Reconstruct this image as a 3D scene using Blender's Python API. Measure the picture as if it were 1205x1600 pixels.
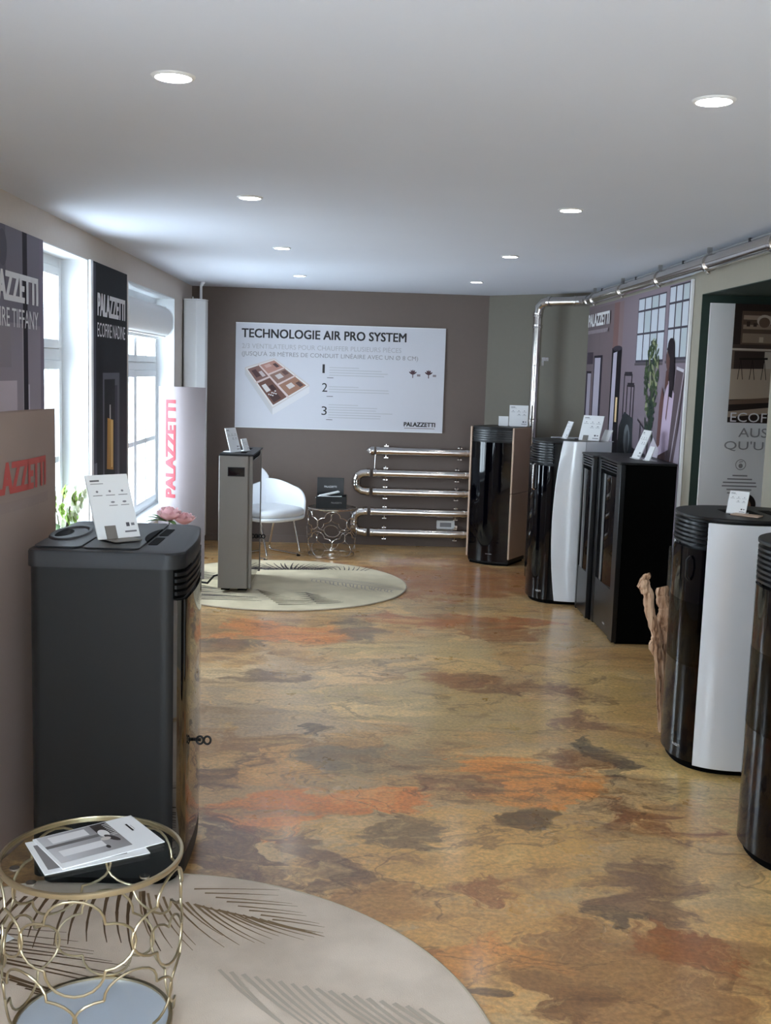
import bpy, bmesh, math, random
from mathutils import Vector, Matrix
random.seed(7)
for o in list(bpy.data.objects): bpy.data.objects.remove(o)
S = bpy.context.scene
C = S.collection
PI = math.pi
def rad(d): return d * PI / 180.0

# ------------------------------------------------------------------ camera
cam = bpy.data.cameras.new('camera')
cam.sensor_fit = 'HORIZONTAL'; cam.sensor_width = 36.0
cam.lens = 1685.19 / 1205.0 * 36.0
cam.clip_start = 0.05
cob = bpy.data.objects.new('camera', cam); C.objects.link(cob)
RT = Vector((0.99924652, -0.02341816, 0.03095132))
DN = Vector((0.02766406, -0.12960479, -0.99117975))
FW = Vector((0.02722305, 0.99128915, -0.12885930))
m = Matrix((RT, -DN, -FW)).transposed().to_4x4()
m.translation = Vector((0, 0, 1.66))
cob.matrix_world = m
S.camera = cob

# ------------------------------------------------------------------ world and exposure
W = bpy.data.worlds.new('overcast_sky'); S.world = W
W.use_nodes = True
bg = W.node_tree.nodes['Background']
bg.inputs['Color'].default_value = (0.76, 0.875, 1.0, 1)
bg.inputs['Strength'].default_value = 15.0
S.view_settings.view_transform = 'Standard'
S.view_settings.look = 'None'
S.view_settings.gamma = 1.0
S.view_settings.use_curve_mapping = False
S.view_settings.exposure = 0.28
LAMP_STRENGTH = 45.0

def portal(name, loc, rot, sx, sy):
    l = bpy.data.lights.new(name, 'AREA'); l.shape = 'RECTANGLE'; l.size = sx; l.size_y = sy
    l.cycles.is_portal = True
    o = bpy.data.objects.new(name, l); C.objects.link(o); o.location = loc; o.rotation_euler = rot
# area light faces -Z local: rotate so that it points to +x / +y
portal('daylight_portal', (-1.83, 5.95, 1.4), (0, -PI/2, 0), 1.75, 0.95)
portal('daylight_portal', (-1.83, 8.42, 1.2), (0, -PI/2, 0), 1.6, 1.9)
portal('daylight_portal', (-1.83, 0.3, 1.4), (0, -PI/2, 0), 1.75, 2.05)
portal('daylight_portal', (0.95, -2.36, 1.15), (PI/2, 0, PI), 1.5, 2.15)

# ------------------------------------------------------------------ materials
def lin(c):
    r = []
    for v in c[:3]:
        v = v / 255.0
        r.append(v / 12.92 if v <= 0.04045 else ((v + 0.055) / 1.055) ** 2.4)
    return (r[0], r[1], r[2], 1.0)
MAT = {}
def sset(bsdf, k, v):
    if k in bsdf.inputs: bsdf.inputs[k].default_value = v
def mat(name, col, rough=0.5, metal=0.0, coat=0.0, noise=None, bump=0.0, scale=20.0, ior=None, spec=None, sheen=0, stretch=None):
    if name in MAT: return MAT[name]
    M = bpy.data.materials.new(name); M.use_nodes = True
    nt = M.node_tree; b = nt.nodes['Principled BSDF']
    c = lin(col)
    sset(b, 'Base Color', c); sset(b, 'Roughness', rough); sset(b, 'Metallic', metal); sset(b, 'Coat Weight', coat); sset(b, 'Coat Roughness', 0.05)
    if ior: sset(b, 'IOR', ior)
    if spec is not None: sset(b, 'Specular IOR Level', spec)
    if sheen: sset(b, 'Sheen Weight', sheen)
    tc = nt.nodes.new('ShaderNodeTexCoord'); mp = nt.nodes.new('ShaderNodeMapping')
    if stretch: mp.inputs['Scale'].default_value = stretch
    nt.links.new(tc.outputs['Object'], mp.inputs['Vector'])
    nz = nt.nodes.new('ShaderNodeTexNoise'); nz.inputs['Scale'].default_value = scale; nz.inputs['Detail'].default_value = 5
    nt.links.new(mp.outputs['Vector'], nz.inputs['Vector'])
    a = noise if noise is not None else 0.03
    mx = nt.nodes.new('ShaderNodeMix'); mx.data_type = 'RGBA'; mx.blend_type = 'MIX'
    mx.inputs['A'].default_value = tuple(min(1, v * (1 - a)) for v in c[:3]) + (1,)
    mx.inputs['B'].default_value = tuple(min(1, v * (1 + a)) for v in c[:3]) + (1,)
    nt.links.new(nz.outputs['Fac'], mx.inputs['Factor'])
    nt.links.new(mx.outputs['Result'], b.inputs['Base Color'])
    if bump:
        bp = nt.nodes.new('ShaderNodeBump'); bp.inputs['Strength'].default_value = bump; bp.inputs['Distance'].default_value = 0.003
        nt.links.new(nz.outputs['Fac'], bp.inputs['Height']); nt.links.new(bp.outputs['Normal'], b.inputs['Normal'])
    MAT[name] = M
    return M
def emis(name, col, st):
    M = bpy.data.materials.new(name); M.use_nodes = True; nt = M.node_tree
    nt.nodes.clear(); e = nt.nodes.new('ShaderNodeEmission'); o = nt.nodes.new('ShaderNodeOutputMaterial')
    e.inputs['Color'].default_value = col; e.inputs['Strength'].default_value = st
    nt.links.new(e.outputs[0], o.inputs[0]); return M
def glassmat(name, tint=(0.95, 0.97, 0.97, 1), rough=0.0, ior=1.45, dark=0.0):
    """thin sheet of glass: see-through plus fresnel reflection"""
    M = bpy.data.materials.new(name); M.use_nodes = True; nt = M.node_tree; nt.nodes.clear()
    t = nt.nodes.new('ShaderNodeBsdfTransparent'); t.inputs['Color'].default_value = tint
    g = nt.nodes.new('ShaderNodeBsdfGlossy'); g.inputs['Roughness'].default_value = rough
    # Schlick fresnel, the same from both sides of the sheet
    ge = nt.nodes.new('ShaderNodeNewGeometry'); dt = nt.nodes.new('ShaderNodeVectorMath'); dt.operation = 'DOT_PRODUCT'
    nt.links.new(ge.outputs['Incoming'], dt.inputs[0]); nt.links.new(ge.outputs['Normal'], dt.inputs[1])
    def mth(op, a, bb):
        n = nt.nodes.new('ShaderNodeMath'); n.operation = op
        for k, v in enumerate((a, bb)):
            if v is None: continue
            if isinstance(v, (int, float)): n.inputs[k].default_value = v
            else: nt.links.new(v, n.inputs[k])
        return n.outputs[0]
    ab = mth('ABSOLUTE', dt.outputs['Value'], None); f0 = ((ior-1)/(ior+1))**2
    pw = mth('POWER', mth('SUBTRACT', 1.0, ab), 5.0)
    fac = mth('ADD', mth('MULTIPLY', pw, 0.5), f0)
    x = nt.nodes.new('ShaderNodeMixShader'); o = nt.nodes.new('ShaderNodeOutputMaterial')
    nt.links.new(fac, x.inputs[0]); nt.links.new(t.outputs[0], x.inputs[1]); nt.links.new(g.outputs[0], x.inputs[2])
    nt.links.new(x.outputs[0], o.inputs[0]); return M
def printmat():
    M = bpy.data.materials.new('printed_ink'); M.use_nodes = True; nt = M.node_tree; b = nt.nodes['Principled BSDF']
    a = nt.nodes.new('ShaderNodeAttribute'); a.attribute_name = 'Col'
    nt.links.new(a.outputs['Color'], b.inputs['Base Color']); sset(b, 'Roughness', 0.6); sset(b, 'Specular IOR Level', 0.12)
    return M

m_ceil = mat('ceiling_paint', (214, 219, 230), 0.9, noise=0.02, scale=3)
m_wallL = mat('cream_wall_paint', (214, 204, 196), 0.85, noise=0.03, bump=0.05, scale=30)
m_back = mat('taupe_wall_paint', (114, 101, 94), 0.72, noise=0.04, bump=0.05, scale=25)
m_corner = mat('dark_olive_wall_paint', (114, 109, 98), 0.75, noise=0.04, bump=0.05, scale=25)
m_right = mat('olive_wall_paint', (156, 150, 136), 0.75, noise=0.04, bump=0.05, scale=25)
m_green = mat('dark_green_paint', (34, 52, 44), 0.7, noise=0.05)
m_white = mat('white_lacquer', (236, 237, 238), 0.25, noise=0.01)
m_whitefr = mat('white_window_paint', (232, 234, 236), 0.4, noise=0.01)
m_whitep = mat('white_gloss_panel', (232, 235, 240), 0.16, coat=0.5, noise=0.01)
m_blk = mat('gloss_black_glass', (4, 4, 8), 0.04, noise=0.01, ior=1.42)
m_blkm = mat('matt_black_steel', (12, 12, 14), 0.45, spec=0.35, noise=0.08, scale=60, bump=0.02)
m_blkd = mat('dead_black_steel', (3, 3, 3), 0.7, spec=0.06, noise=0.05, scale=60)
m_navy = mat('satin_black_steel', (9, 10, 15), 0.28, noise=0.05)
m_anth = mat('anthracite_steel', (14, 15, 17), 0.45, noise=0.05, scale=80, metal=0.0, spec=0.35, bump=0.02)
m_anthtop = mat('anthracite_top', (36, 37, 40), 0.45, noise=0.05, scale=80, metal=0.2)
m_chrome = mat('polished_steel', (205, 200, 196), 0.14, metal=1.0, noise=0.03, scale=8, stretch=(8, 8, 0.4))
m_brass = mat('champagne_brass', (196, 182, 152), 0.3, metal=1.0, noise=0.06, scale=40)
m_taupest = mat('taupe_steel_panel', (128, 122, 116), 0.42, noise=0.03, metal=0.25, scale=6)
m_beigest = mat('bronze_beige_panel', (196, 168, 146), 0.45, noise=0.03, metal=0.1, scale=10)
m_card = mat('white_card', (238, 238, 238), 0.5, noise=0.01)
m_totem = mat('grey_pink_cardboard', (160, 140, 131), 0.6, noise=0.02, scale=5)
m_totem2 = mat('pale_cardboard', (134, 124, 126), 0.5, noise=0.02, scale=5)
m_leather = mat('white_leather', (238, 240, 244), 0.42, noise=0.02, bump=0.12, scale=160)
def woodmat():
    M = bpy.data.materials.new('driftwood_grain'); M.use_nodes = True; nt = M.node_tree; b = nt.nodes['Principled BSDF']; sset(b, 'Roughness', 0.85)
    tc = nt.nodes.new('ShaderNodeTexCoord'); mp = nt.nodes.new('ShaderNodeMapping'); mp.inputs['Scale'].default_value = (70, 70, 5); mp.inputs['Rotation'].default_value = (0, 0.12, 0)
    n = nt.nodes.new('ShaderNodeTexNoise'); n.inputs['Scale'].default_value = 1.0; n.inputs['Detail'].default_value = 6; n.inputs['Distortion'].default_value = 0.5
    r = nt.nodes.new('ShaderNodeValToRGB'); e = r.color_ramp.elements; e[0].position = 0.36; e[0].color = lin((112, 78, 54)); e[1].position = 0.6; e[1].color = lin((222, 186, 154)); k = e.new(0.45); k.color = lin((184, 142, 110))
    bp = nt.nodes.new('ShaderNodeBump'); bp.inputs['Strength'].default_value = 0.8; bp.inputs['Distance'].default_value = 0.006
    L = nt.links.new; L(tc.outputs['Object'], mp.inputs['Vector']); L(mp.outputs['Vector'], n.inputs['Vector']); L(n.outputs['Fac'], r.inputs['Fac']); L(r.outputs['Color'], b.inputs['Base Color']); L(n.outputs['Fac'], bp.inputs['Height']); L(bp.outputs['Normal'], b.inputs['Normal'])
    return M
m_wood = woodmat()
m_leaf = mat('leaf_green', (70, 98, 52), 0.5, noise=0.2, scale=30)
def petalmat(name, col):
    M = bpy.data.materials.new(name); M.use_nodes = True; nt = M.node_tree; nt.nodes.clear()
    d = nt.nodes.new('ShaderNodeBsdfDiffuse'); t = nt.nodes.new('ShaderNodeBsdfTranslucent'); x = nt.nodes.new('ShaderNodeMixShader'); o = nt.nodes.new('ShaderNodeOutputMaterial')
    n = nt.nodes.new('ShaderNodeTexNoise'); n.inputs['Scale'].default_value = 25; r = nt.nodes.new('ShaderNodeValToRGB')
    r.color_ramp.elements[0].color = lin(tuple(int(v*0.92) for v in col)); r.color_ramp.elements[1].color = lin(col)
    nt.links.new(n.outputs['Fac'], r.inputs['Fac'])
    for q in (d, t): nt.links.new(r.outputs['Color'], q.inputs['Color'])
    x.inputs[0].default_value = 0.5; nt.links.new(d.outputs[0], x.inputs[1]); nt.links.new(t.outputs[0], x.inputs[2]); nt.links.new(x.outputs[0], o.inputs[0])
    return M
m_petal = petalmat('pink_petal', (248, 206, 208))
m_petalw = petalmat('white_petal', (246, 248, 232))
m_leafl = petalmat('young_leaf', (150, 176, 96))
m_stem = mat('dark_stem', (70, 62, 44), 0.7, noise=0.15)
m_ceramic = mat('white_ceramic', (230, 228, 224), 0.2, noise=0.02)
m_rugedge = mat('rug_binding', (188, 172, 150), 0.9, noise=0.08, scale=90, bump=0.4)
m_red = mat('red_print', (150, 16, 36), 0.5, noise=0.02)
m_redpale = mat('faded_red_print', (196, 92, 86), 0.55, noise=0.02)
m_ink = mat('black_print', (34, 30, 32), 0.5, noise=0.02)
m_grey = mat('grey_print', (150, 148, 150), 0.5, noise=0.02)
m_greyl = mat('pale_grey_print', (182, 180, 184), 0.5, noise=0.02)
m_wprint = mat('white_print', (232, 230, 232), 0.5, noise=0.02)
m_vermic = mat('firebox_lining', (120, 112, 108), 0.8, noise=0.2, scale=30, bump=0.4)
m_lampring = mat('lamp_trim', (225, 225, 225), 0.4, noise=0.01)
m_lamp = emis('lamp_diffuser', (1.0, 0.98, 0.95, 1), LAMP_STRENGTH)
m_glass = glassmat('window_glass')
m_tglass = glassmat('table_glass', (0.88, 0.91, 0.91, 1), 0.0, 1.5)
m_vase = glassmat('clear_vase_glass', (0.93, 0.95, 0.95, 1), 0.0, 1.6)
m_smoke = glassmat('smoked_glass', (0.26, 0.26, 0.27, 1), 0.02, 1.5)
m_print = printmat()

# ------------------------------------------------------------------ mesh helpers
class MB:
    def __init__(s): s.v = []; s.f = []; s.c = []
    def quad(s, a, b, c, d, col=None):
        i = len(s.v); s.v += [a, b, c, d]; s.f.append((i, i+1, i+2, i+3)); s.c.append(col)
    def box(s, x0, y0, z0, x1, y1, z1):
        i = len(s.v)
        s.v += [(x0,y0,z0),(x1,y0,z0),(x1,y1,z0),(x0,y1,z0),(x0,y0,z1),(x1,y0,z1),(x1,y1,z1),(x0,y1,z1)]
        for f in ((0,3,2,1),(4,5,6,7),(0,1,5,4),(1,2,6,5),(2,3,7,6),(3,0,4,7)): s.f.append(tuple(i+k for k in f)); s.c.append(None)
        return s
    def prism(s, pts, z0, z1, cap=True):
        """pts counter-clockwise"""
        n = len(pts); i = len(s.v)
        s.v += [(p[0], p[1], z0) for p in pts] + [(p[0], p[1], z1) for p in pts]
        for k in range(n):
            l = (k+1) % n; s.f.append((i+k, i+l, i+n+l, i+n+k)); s.c.append(None)
        if cap:
            s.f.append(tuple(i+n+k for k in range(n))); s.f.append(tuple(i+n-1-k for k in range(n))); s.c += [None, None]
        return s
    def loft(s, rings, closed=True, cap0=True, cap1=True):
        n = len(rings[0]); i = len(s.v)
        for r in rings: s.v += [tuple(p) for p in r]
        for j in range(len(rings)-1):
            for k in range(n if closed else n-1):
                l = (k+1) % n
                s.f.append((i+j*n+k, i+j*n+l, i+(j+1)*n+l, i+(j+1)*n+k)); s.c.append(None)
        if cap0: s.f.append(tuple(i+n-1-k for k in range(n))); s.c.append(None)
        if cap1:
            b = i+(len(rings)-1)*n; s.f.append(tuple(b+k for k in range(n))); s.c.append(None)
        return s
    def lathe(s, prof, n=32, cx=0, cy=0, cap0=True, cap1=True):
        return s.loft([[(cx+r*math.cos(2*PI*k/n), cy+r*math.sin(2*PI*k/n), z) for k in range(n)] for r, z in prof], True, cap0, cap1)
    def tube(s, path, r, n=10, closed=False):
        P = [Vector(p) for p in path]; N = len(P); rings = []
        up = None
        for k in range(N):
            if closed: t = P[(k+1) % N] - P[k-1]
            else: t = P[min(k+1, N-1)] - P[max(k-1, 0)]
            if t.length < 1e-9: t = Vector((0, 0, 1))
            t.normalize()
            if up is None:
                up = Vector((0, 0, 1)) if abs(t.z) < 0.9 else Vector((1, 0, 0))
            a = t.cross(up)
            if a.length < 1e-6: a = t.cross(Vector((1, 0.3, 0)))
            a.normalize(); b = a.cross(t); b.normalize(); up = b
            rr = r[k] if isinstance(r, (list, tuple)) else r
            rings.append([P[k] + (a*math.cos(2*PI*q/n) + b*math.sin(2*PI*q/n))*rr for q in range(n)])
        if closed: rings.append(rings[0])
        return s.loft(rings, True, not closed, not closed)
    def grid(s, P, both=False):
        """P[j][k] sheet"""
        n = len(P[0]); i = len(s.v)
        for r in P: s.v += [tuple(p) for p in r]
        for j in range(len(P)-1):
            for k in range(n-1): s.f.append((i+j*n+k, i+j*n+k+1, i+(j+1)*n+k+1, i+(j+1)*n+k)); s.c.append(None)
        return s
    def slab(s, A, B):
        """two matching sheets A (outer), B (inner) closed along the rim"""
        s.grid(A); s.grid([r[::-1] for r in B])
        def rim(p, q):
            i = len(s.v); n = len(p); s.v += [tuple(x) for x in p] + [tuple(x) for x in q]
            for k in range(n-1): s.f.append((i+k, i+n+k, i+n+k+1, i+k+1)); s.c.append(None)
        rim(A[0], B[0]); rim(A[-1][::-1], B[-1][::-1])
        rim([r[0] for r in A][::-1], [r[0] for r in B][::-1]); rim([r[-1] for r in A], [r[-1] for r in B])
        return s

def link(name, me, parent=None, loc=(0,0,0), rz=0):
    o = bpy.data.objects.new(name, me); C.objects.link(o)
    if parent is not None: o.parent = parent
    o.location = loc; o.rotation_euler = (0, 0, rz)
    return o
def build(name, mb, material, parent=None, loc=(0,0,0), rz=0, smooth=True, bevel=0, seg=2, angle=38, colors=False, fix=True):
    me = bpy.data.meshes.new(name); me.from_pydata([tuple(v) for v in mb.v], [], mb.f)
    if fix:
        bm = bmesh.new(); bm.from_mesh(me)
        if not colors: bmesh.ops.remove_doubles(bm, verts=bm.verts, dist=1e-6)
        bmesh.ops.recalc_face_normals(bm, faces=bm.faces); bm.to_mesh(me); bm.free()
    me.materials.append(material)
    if colors:
        ca = me.color_attributes.new('Col', 'FLOAT_COLOR', 'CORNER')
        li = 0
        for p in me.polygons:
            col = mb.c[p.index] or (0.5, 0.5, 0.5, 1)
            for q in range(p.loop_total):
                ca.data[p.loop_start+q].color = col[q % len(col)] if isinstance(col[0], (tuple, list)) else col
    if smooth and not colors:
        for p in me.polygons: p.use_smooth = True
        me.set_sharp_from_angle(angle=rad(angle))
    o = link(name, me, parent, loc, rz)
    if bevel:
        b = o.modifiers.new('bevel', 'BEVEL'); b.width = bevel; b.segments = seg; b.limit_method = 'ANGLE'; b.angle_limit = rad(35)
    return o
def tag(o, label, cat, group=None):
    o['label'] = label; o['category'] = cat
    if group: o['group'] = group
    return o
def struct(o, label=None):
    o['kind'] = 'structure'
    if label: o['label'] = label
    return o
def empty(name, loc=(0,0,0), rz=0, label=None, cat=None, group=None):
    o = bpy.data.objects.new(name, None); C.objects.link(o); o.location = loc; o.rotation_euler = (0,0,rz); o.empty_display_size = 0.1
    if label: tag(o, label, cat, group)
    return o

TXT = {}
def text_mesh(body, sub=0):
    key = (body, sub)
    if key in TXT: return TXT[key]
    cu = bpy.data.curves.new('t', 'FONT'); cu.body = body; cu.size = 1.0; cu.resolution_u = 3
    ob = bpy.data.objects.new('t', cu); C.objects.link(ob)
    me = bpy.data.meshes.new_from_object(ob)
    if sub:
        bm = bmesh.new(); bm.from_mesh(me); bmesh.ops.triangulate(bm, faces=bm.faces)
        bmesh.ops.subdivide_edges(bm, edges=[e for e in bm.edges if e.calc_length() > 0.12], cuts=sub, use_grid_fill=True)
        bmesh.ops.triangulate(bm, faces=bm.faces); bm.to_mesh(me); bm.free()
    V = [tuple(v.co) for v in me.vertices]; F = [tuple(p.vertices) for p in me.polygons]
    bpy.data.objects.remove(ob); bpy.data.curves.remove(cu); bpy.data.meshes.remove(me)
    TXT[key] = (V, F); return V, F
def text(body, x0, z0, w, h, material, parent, fn=None, off=0.0015, bold=0.02, vertical=False, name='lettering', sub=0):
    """lettering fitted to the box x0,z0,w,h of a panel (local x right, z up, facing -y); fn maps (u,v,off) to a 3D point"""
    V0, F0 = text_mesh(body, sub)
    V, F = [], []
    sh = [(0, 0)] if not bold or bold < 0.025 else [(-bold, -bold*0.6), (0, -bold*0.6), (bold, -bold*0.6), (-bold, bold*0.6), (0, bold*0.6), (bold, bold*0.6)]
    for q, (dx, dy) in enumerate(sh):
        i = len(V); V += [(v[0]+dx, v[1]+dy, q*0.00025) for v in V0]; F += [tuple(k+i for k in f) for f in F0]
    xs = [v[0] for v in V]; ys = [v[1] for v in V]
    a0, a1, b0, b1 = min(xs), max(xs), min(ys), max(ys)
    mb = MB()
    for v in V:
        s = (v[0]-a0)/max(1e-6, a1-a0); t = (v[1]-b0)/max(1e-6, b1-b0)
        if vertical: u, vv = x0 + (1-t)*w, z0 + s*h       # reads bottom to top
        else: u, vv = x0 + s*w, z0 + t*h
        o_ = off + (v[2] if len(v) > 2 else 0); mb.v.append(fn(u, vv, o_) if fn else (u, -o_, vv))
    mb.f = F; mb.c = [None]*len(F)
    o = build(name, mb, material, parent, smooth=False, fix=False); o['kind'] = 'stuff'; return o

class Art(MB):
    """flat print on a panel: local x right, z up, facing -y; later shapes lie a hair in front of earlier ones"""
    def __init__(s, fn=None): super().__init__(); s.d = 0.0006; s.fn = fn; s.step = 0.00002
    def p3(s, u, v): return s.fn(u, v, s.d) if s.fn else (u, -s.d, v)
    def poly(s, pts, col):
        i = len(s.v); s.v += [s.p3(*p) for p in pts]; s.f.append(tuple(range(i, i+len(pts))))
        s.c.append([lin(c) for c in col] if isinstance(col, list) else lin(col)); s.d += s.step
    def rect(s, x0, z0, x1, z1, col): s.poly([(x0,z0),(x1,z0),(x1,z1),(x0,z1)], col)
    def line(s, a, b, w, col):
        dx, dz = b[0]-a[0], b[1]-a[1]; L = math.hypot(dx, dz) or 1; nx, nz = -dz/L*w/2, dx/L*w/2
        s.poly([(a[0]-nx,a[1]-nz),(b[0]-nx,b[1]-nz),(b[0]+nx,b[1]+nz),(a[0]+nx,a[1]+nz)], col)
    def ell(s, cx, cz, rx, rz, col, n=20, a=0):
        s.poly([(cx+rx*math.cos(2*PI*k/n)*math.cos(a)-rz*math.sin(2*PI*k/n)*math.sin(a), cz+rx*math.cos(2*PI*k/n)*math.sin(a)+rz*math.sin(2*PI*k/n)*math.cos(a)) for k in range(n)], col)
    def done(s, parent, name='printed_image'):
        o = build(name, s, m_print, parent, colors=True, smooth=False, fix=False); o['kind'] = 'stuff'; return o

# ------------------------------------------------------------------ floor material
# patches of stain in the poured floor: x, y, half width, half depth, colour
BLOBS = [
    (-0.42, 5.38, 0.63, 0.81, (172, 156, 134)),
    (0.49, 5.29, 0.59, 0.6, (170, 154, 118)),
    (1.15, 5.34, 0.53, 0.68, (172, 150, 108)),
    (0.45, 3.59, 0.59, 0.4, (188, 158, 108)),
    (0.27, 2.95, 0.42, 0.32, (178, 146, 100)),
    (0.85, 2.74, 0.4, 0.28, (138, 108, 80)),
    (0.71, 8.62, 1.02, 0.81, (152, 104, 72)),
    (1.41, 4.23, 0.18, 0.4, (186, 168, 124)),
    (-0.5, 6.75, 0.62, 0.32, (190, 132, 84)),
    (-0.86, 6.42, 0.32, 0.12, (104, 94, 88)),
    (-0.72, 5.82, 0.2, 0.19, (194, 178, 150)),
    (-0.48, 5.72, 0.17, 0.15, (112, 92, 78)),
    (-0.65, 5.15, 0.26, 0.32, (152, 138, 122)),
    (0.02, 5.83, 0.24, 0.26, (196, 172, 136)),
    (0.13, 5.18, 0.29, 0.15, (198, 178, 138)),
    (-0.32, 4.82, 0.06, 0.09, (100, 86, 74)),
    (0.26, 4.46, 0.47, 0.16, (150, 136, 110)),
    (-0.51, 4.25, 0.12, 0.17, (112, 88, 70)),
    (-0.31, 4.39, 0.23, 0.22, (190, 156, 112)),
    (0.03, 4.02, 0.39, 0.14, (196, 132, 78)),
    (-0.24, 3.78, 0.13, 0.15, (198, 138, 86)),
    (-0.41, 3.58, 0.21, 0.3, (108, 80, 64)),
    (-0.11, 3.52, 0.22, 0.19, (118, 94, 74)),
    (0.23, 3.72, 0.18, 0.15, (126, 108, 84)),
    (0.73, 4.25, 0.29, 0.32, (200, 142, 80)),
    (0.47, 4.18, 0.18, 0.15, (134, 104, 80)),
    (0.93, 4.52, 0.14, 0.16, (120, 84, 58)),
    (1.1, 4.57, 0.08, 0.35, (96, 90, 86)),
    (1.08, 3.91, 0.13, 0.16, (124, 82, 54)),
    (1.06, 3.29, 0.15, 0.34, (116, 94, 82)),
    (0.71, 3.86, 0.09, 0.13, (98, 80, 58)),
    (0.49, 3.3, 0.19, 0.1, (140, 100, 70)),
    (0.37, 2.77, 0.05, 0.04, (94, 80, 70)),
    (0.64, 7.14, 0.65, 0.21, (160, 104, 70)),
    (0.04, 6.81, 0.14, 0.47, (116, 106, 98)),
    (0.93, 5.57, 0.25, 0.2, (122, 88, 66)),
    (0.67, 5.74, 0.22, 0.13, (138, 98, 68)),
    (0.39, 6.4, 0.49, 0.24, (172, 156, 122)),
    (0.51, 5.98, 0.42, 0.15, (194, 170, 126)),
    (1.27, 5.91, 0.25, 0.24, (178, 156, 112)),
    (1.21, 4.99, 0.18, 0.15, (136, 106, 86)),
    (0.04, 3.15, 0.2, 0.13, (156, 124, 86)),
    (0.99, 6.82, 0.33, 0.18, (142, 100, 68)),
    (0.04, 4.53, 0.19, 0.12, (132, 122, 104)),
    (0.9, 3.08, 0.11, 0.06, (100, 88, 78)),
    (1.04, 2.91, 0.17, 0.12, (140, 96, 64)),
    (0.37, 2.92, 0.17, 0.09, (180, 134, 86)),
    (0.56, 2.7, 0.1, 0.13, (120, 92, 66)),
]
def floor_material():
    M = bpy.data.materials.new('marbled_epoxy'); M.use_nodes = True; nt = M.node_tree; N = nt.nodes; L = nt.links
    b = N['Principled BSDF']
    sset(b, 'Roughness', 0.3); sset(b, 'Coat Weight', 0.4); sset(b, 'Coat Roughness', 0.15)
    tc = N.new('ShaderNodeTexCoord')
    def noise(vec, scale, det=6, rough=0.6, dist=0.0):
        n = N.new('ShaderNodeTexNoise'); n.inputs['Scale'].default_value = scale; n.inputs['Detail'].default_value = det
        n.inputs['Roughness'].default_value = rough; n.inputs['Distortion'].default_value = dist
        L.new(vec, n.inputs['Vector']); return n
    def vmath(op, a, bb=None, const=None):
        n = N.new('ShaderNodeVectorMath'); n.operation = op; L.new(a, n.inputs[0])
        if bb is not None: L.new(bb, n.inputs[1])
        elif const is not None: n.inputs[1].default_value = const
        return n
    def warp(src, scale, amt, det):
        n = noise(src, scale, det); s1 = vmath('SUBTRACT', n.outputs['Color'], const=(0.5, 0.5, 0.5))
        s2 = vmath('MULTIPLY', s1.outputs[0], const=(amt, amt, 0)); return vmath('ADD', src, s2.outputs[0]).outputs[0]
    def ramp(fac, stops):
        r = N.new('ShaderNodeValToRGB'); e = r.color_ramp.elements
        while len(e) < len(stops): e.new(0.5)
        for k, (p, c) in enumerate(stops): e[k].position = p; e[k].color = lin(c)
        L.new(fac, r.inputs['Fac']); return r.outputs['Color']
    def mixc(fac, a, bcol, mode='MIX'):
        x = N.new('ShaderNodeMix'); x.data_type = 'RGBA'; x.blend_type = mode
        if isinstance(fac, float): x.inputs['Factor'].default_value = fac
        else: L.new(fac, x.inputs['Factor'])
        L.new(a, x.inputs['A'])
        if isinstance(bcol, tuple): x.inputs['B'].default_value = bcol
        else: L.new(bcol, x.inputs['B'])
        return x.outputs['Result']
    def maprange(v, a0, a1, b0, b1):
        r = N.new('ShaderNodeMapRange'); r.interpolation_type = 'SMOOTHSTEP'
        L.new(v, r.inputs['Value'])
        for k, x in zip(('From Min', 'From Max', 'To Min', 'To Max'), (a0, a1, b0, b1)): r.inputs[k].default_value = x
        return r.outputs['Result']
    P = tc.outputs['Object']
    PS = vmath('MULTIPLY', P, const=(0.62, 1.15, 1.0)).outputs[0]
    W1 = warp(PS, 0.8, 1.7, 4); W2 = warp(W1, 3.2, 0.42, 6)
    n1 = noise(W2, 1.1, 7, 0.62)
    col = ramp(n1.outputs['Fac'], [(0.26, (112, 88, 68)), (0.38, (150, 124, 94)), (0.46, (180, 152, 112)), (0.54, (168, 150, 122)), (0.62, (196, 172, 132)), (0.74, (186, 142, 98))])
    B1 = warp(PS, 1.5, 0.55, 4); BX = vmath('MULTIPLY', B1, const=(1/0.62, 1/1.15, 1.0)).outputs[0]; B2 = warp(BX, 5.0, 0.26, 6); B3 = warp(B2, 22.0, 0.07, 5)
    # streaks drawn out while pouring: they break up every patch
    SK = vmath('MULTIPLY', B2, const=(1.0, 3.2, 1.0)).outputs[0]
    sk = noise(SK, 1.9, 6, 0.68, 0.6)
    sk2 = noise(warp(B2, 2.5, 0.5, 5), 2.6, 6, 0.7)
    fade = maprange(sk.outputs['Fac'], 0.32, 0.6, 0.42, 1.0)
    edge = N.new('ShaderNodeMath'); edge.operation = 'MULTIPLY_ADD'; L.new(sk2.outputs['Fac'], edge.inputs[0]); edge.inputs[1].default_value = 4.2; edge.inputs[2].default_value = -2.1
    for (cx, cy, rx, ry, c) in BLOBS:
        s1 = vmath('SUBTRACT', B3, const=(cx, cy, 0)); s2 = vmath('MULTIPLY', s1.outputs[0], const=(1/rx, 1/ry, 0))
        ln = N.new('ShaderNodeVectorMath'); ln.operation = 'LENGTH'; L.new(s2.outputs[0], ln.inputs[0])
        ad = N.new('ShaderNodeMath'); ad.operation = 'ADD'; L.new(ln.outputs['Value'], ad.inputs[0]); L.new(edge.outputs[0], ad.inputs[1])
        ml = N.new('ShaderNodeMath'); ml.operation = 'MULTIPLY'; L.new(maprange(ad.outputs[0], 0.72, 1.12, 0.95, 0.0), ml.inputs[0]); L.new(fade, ml.inputs[1])
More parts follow.
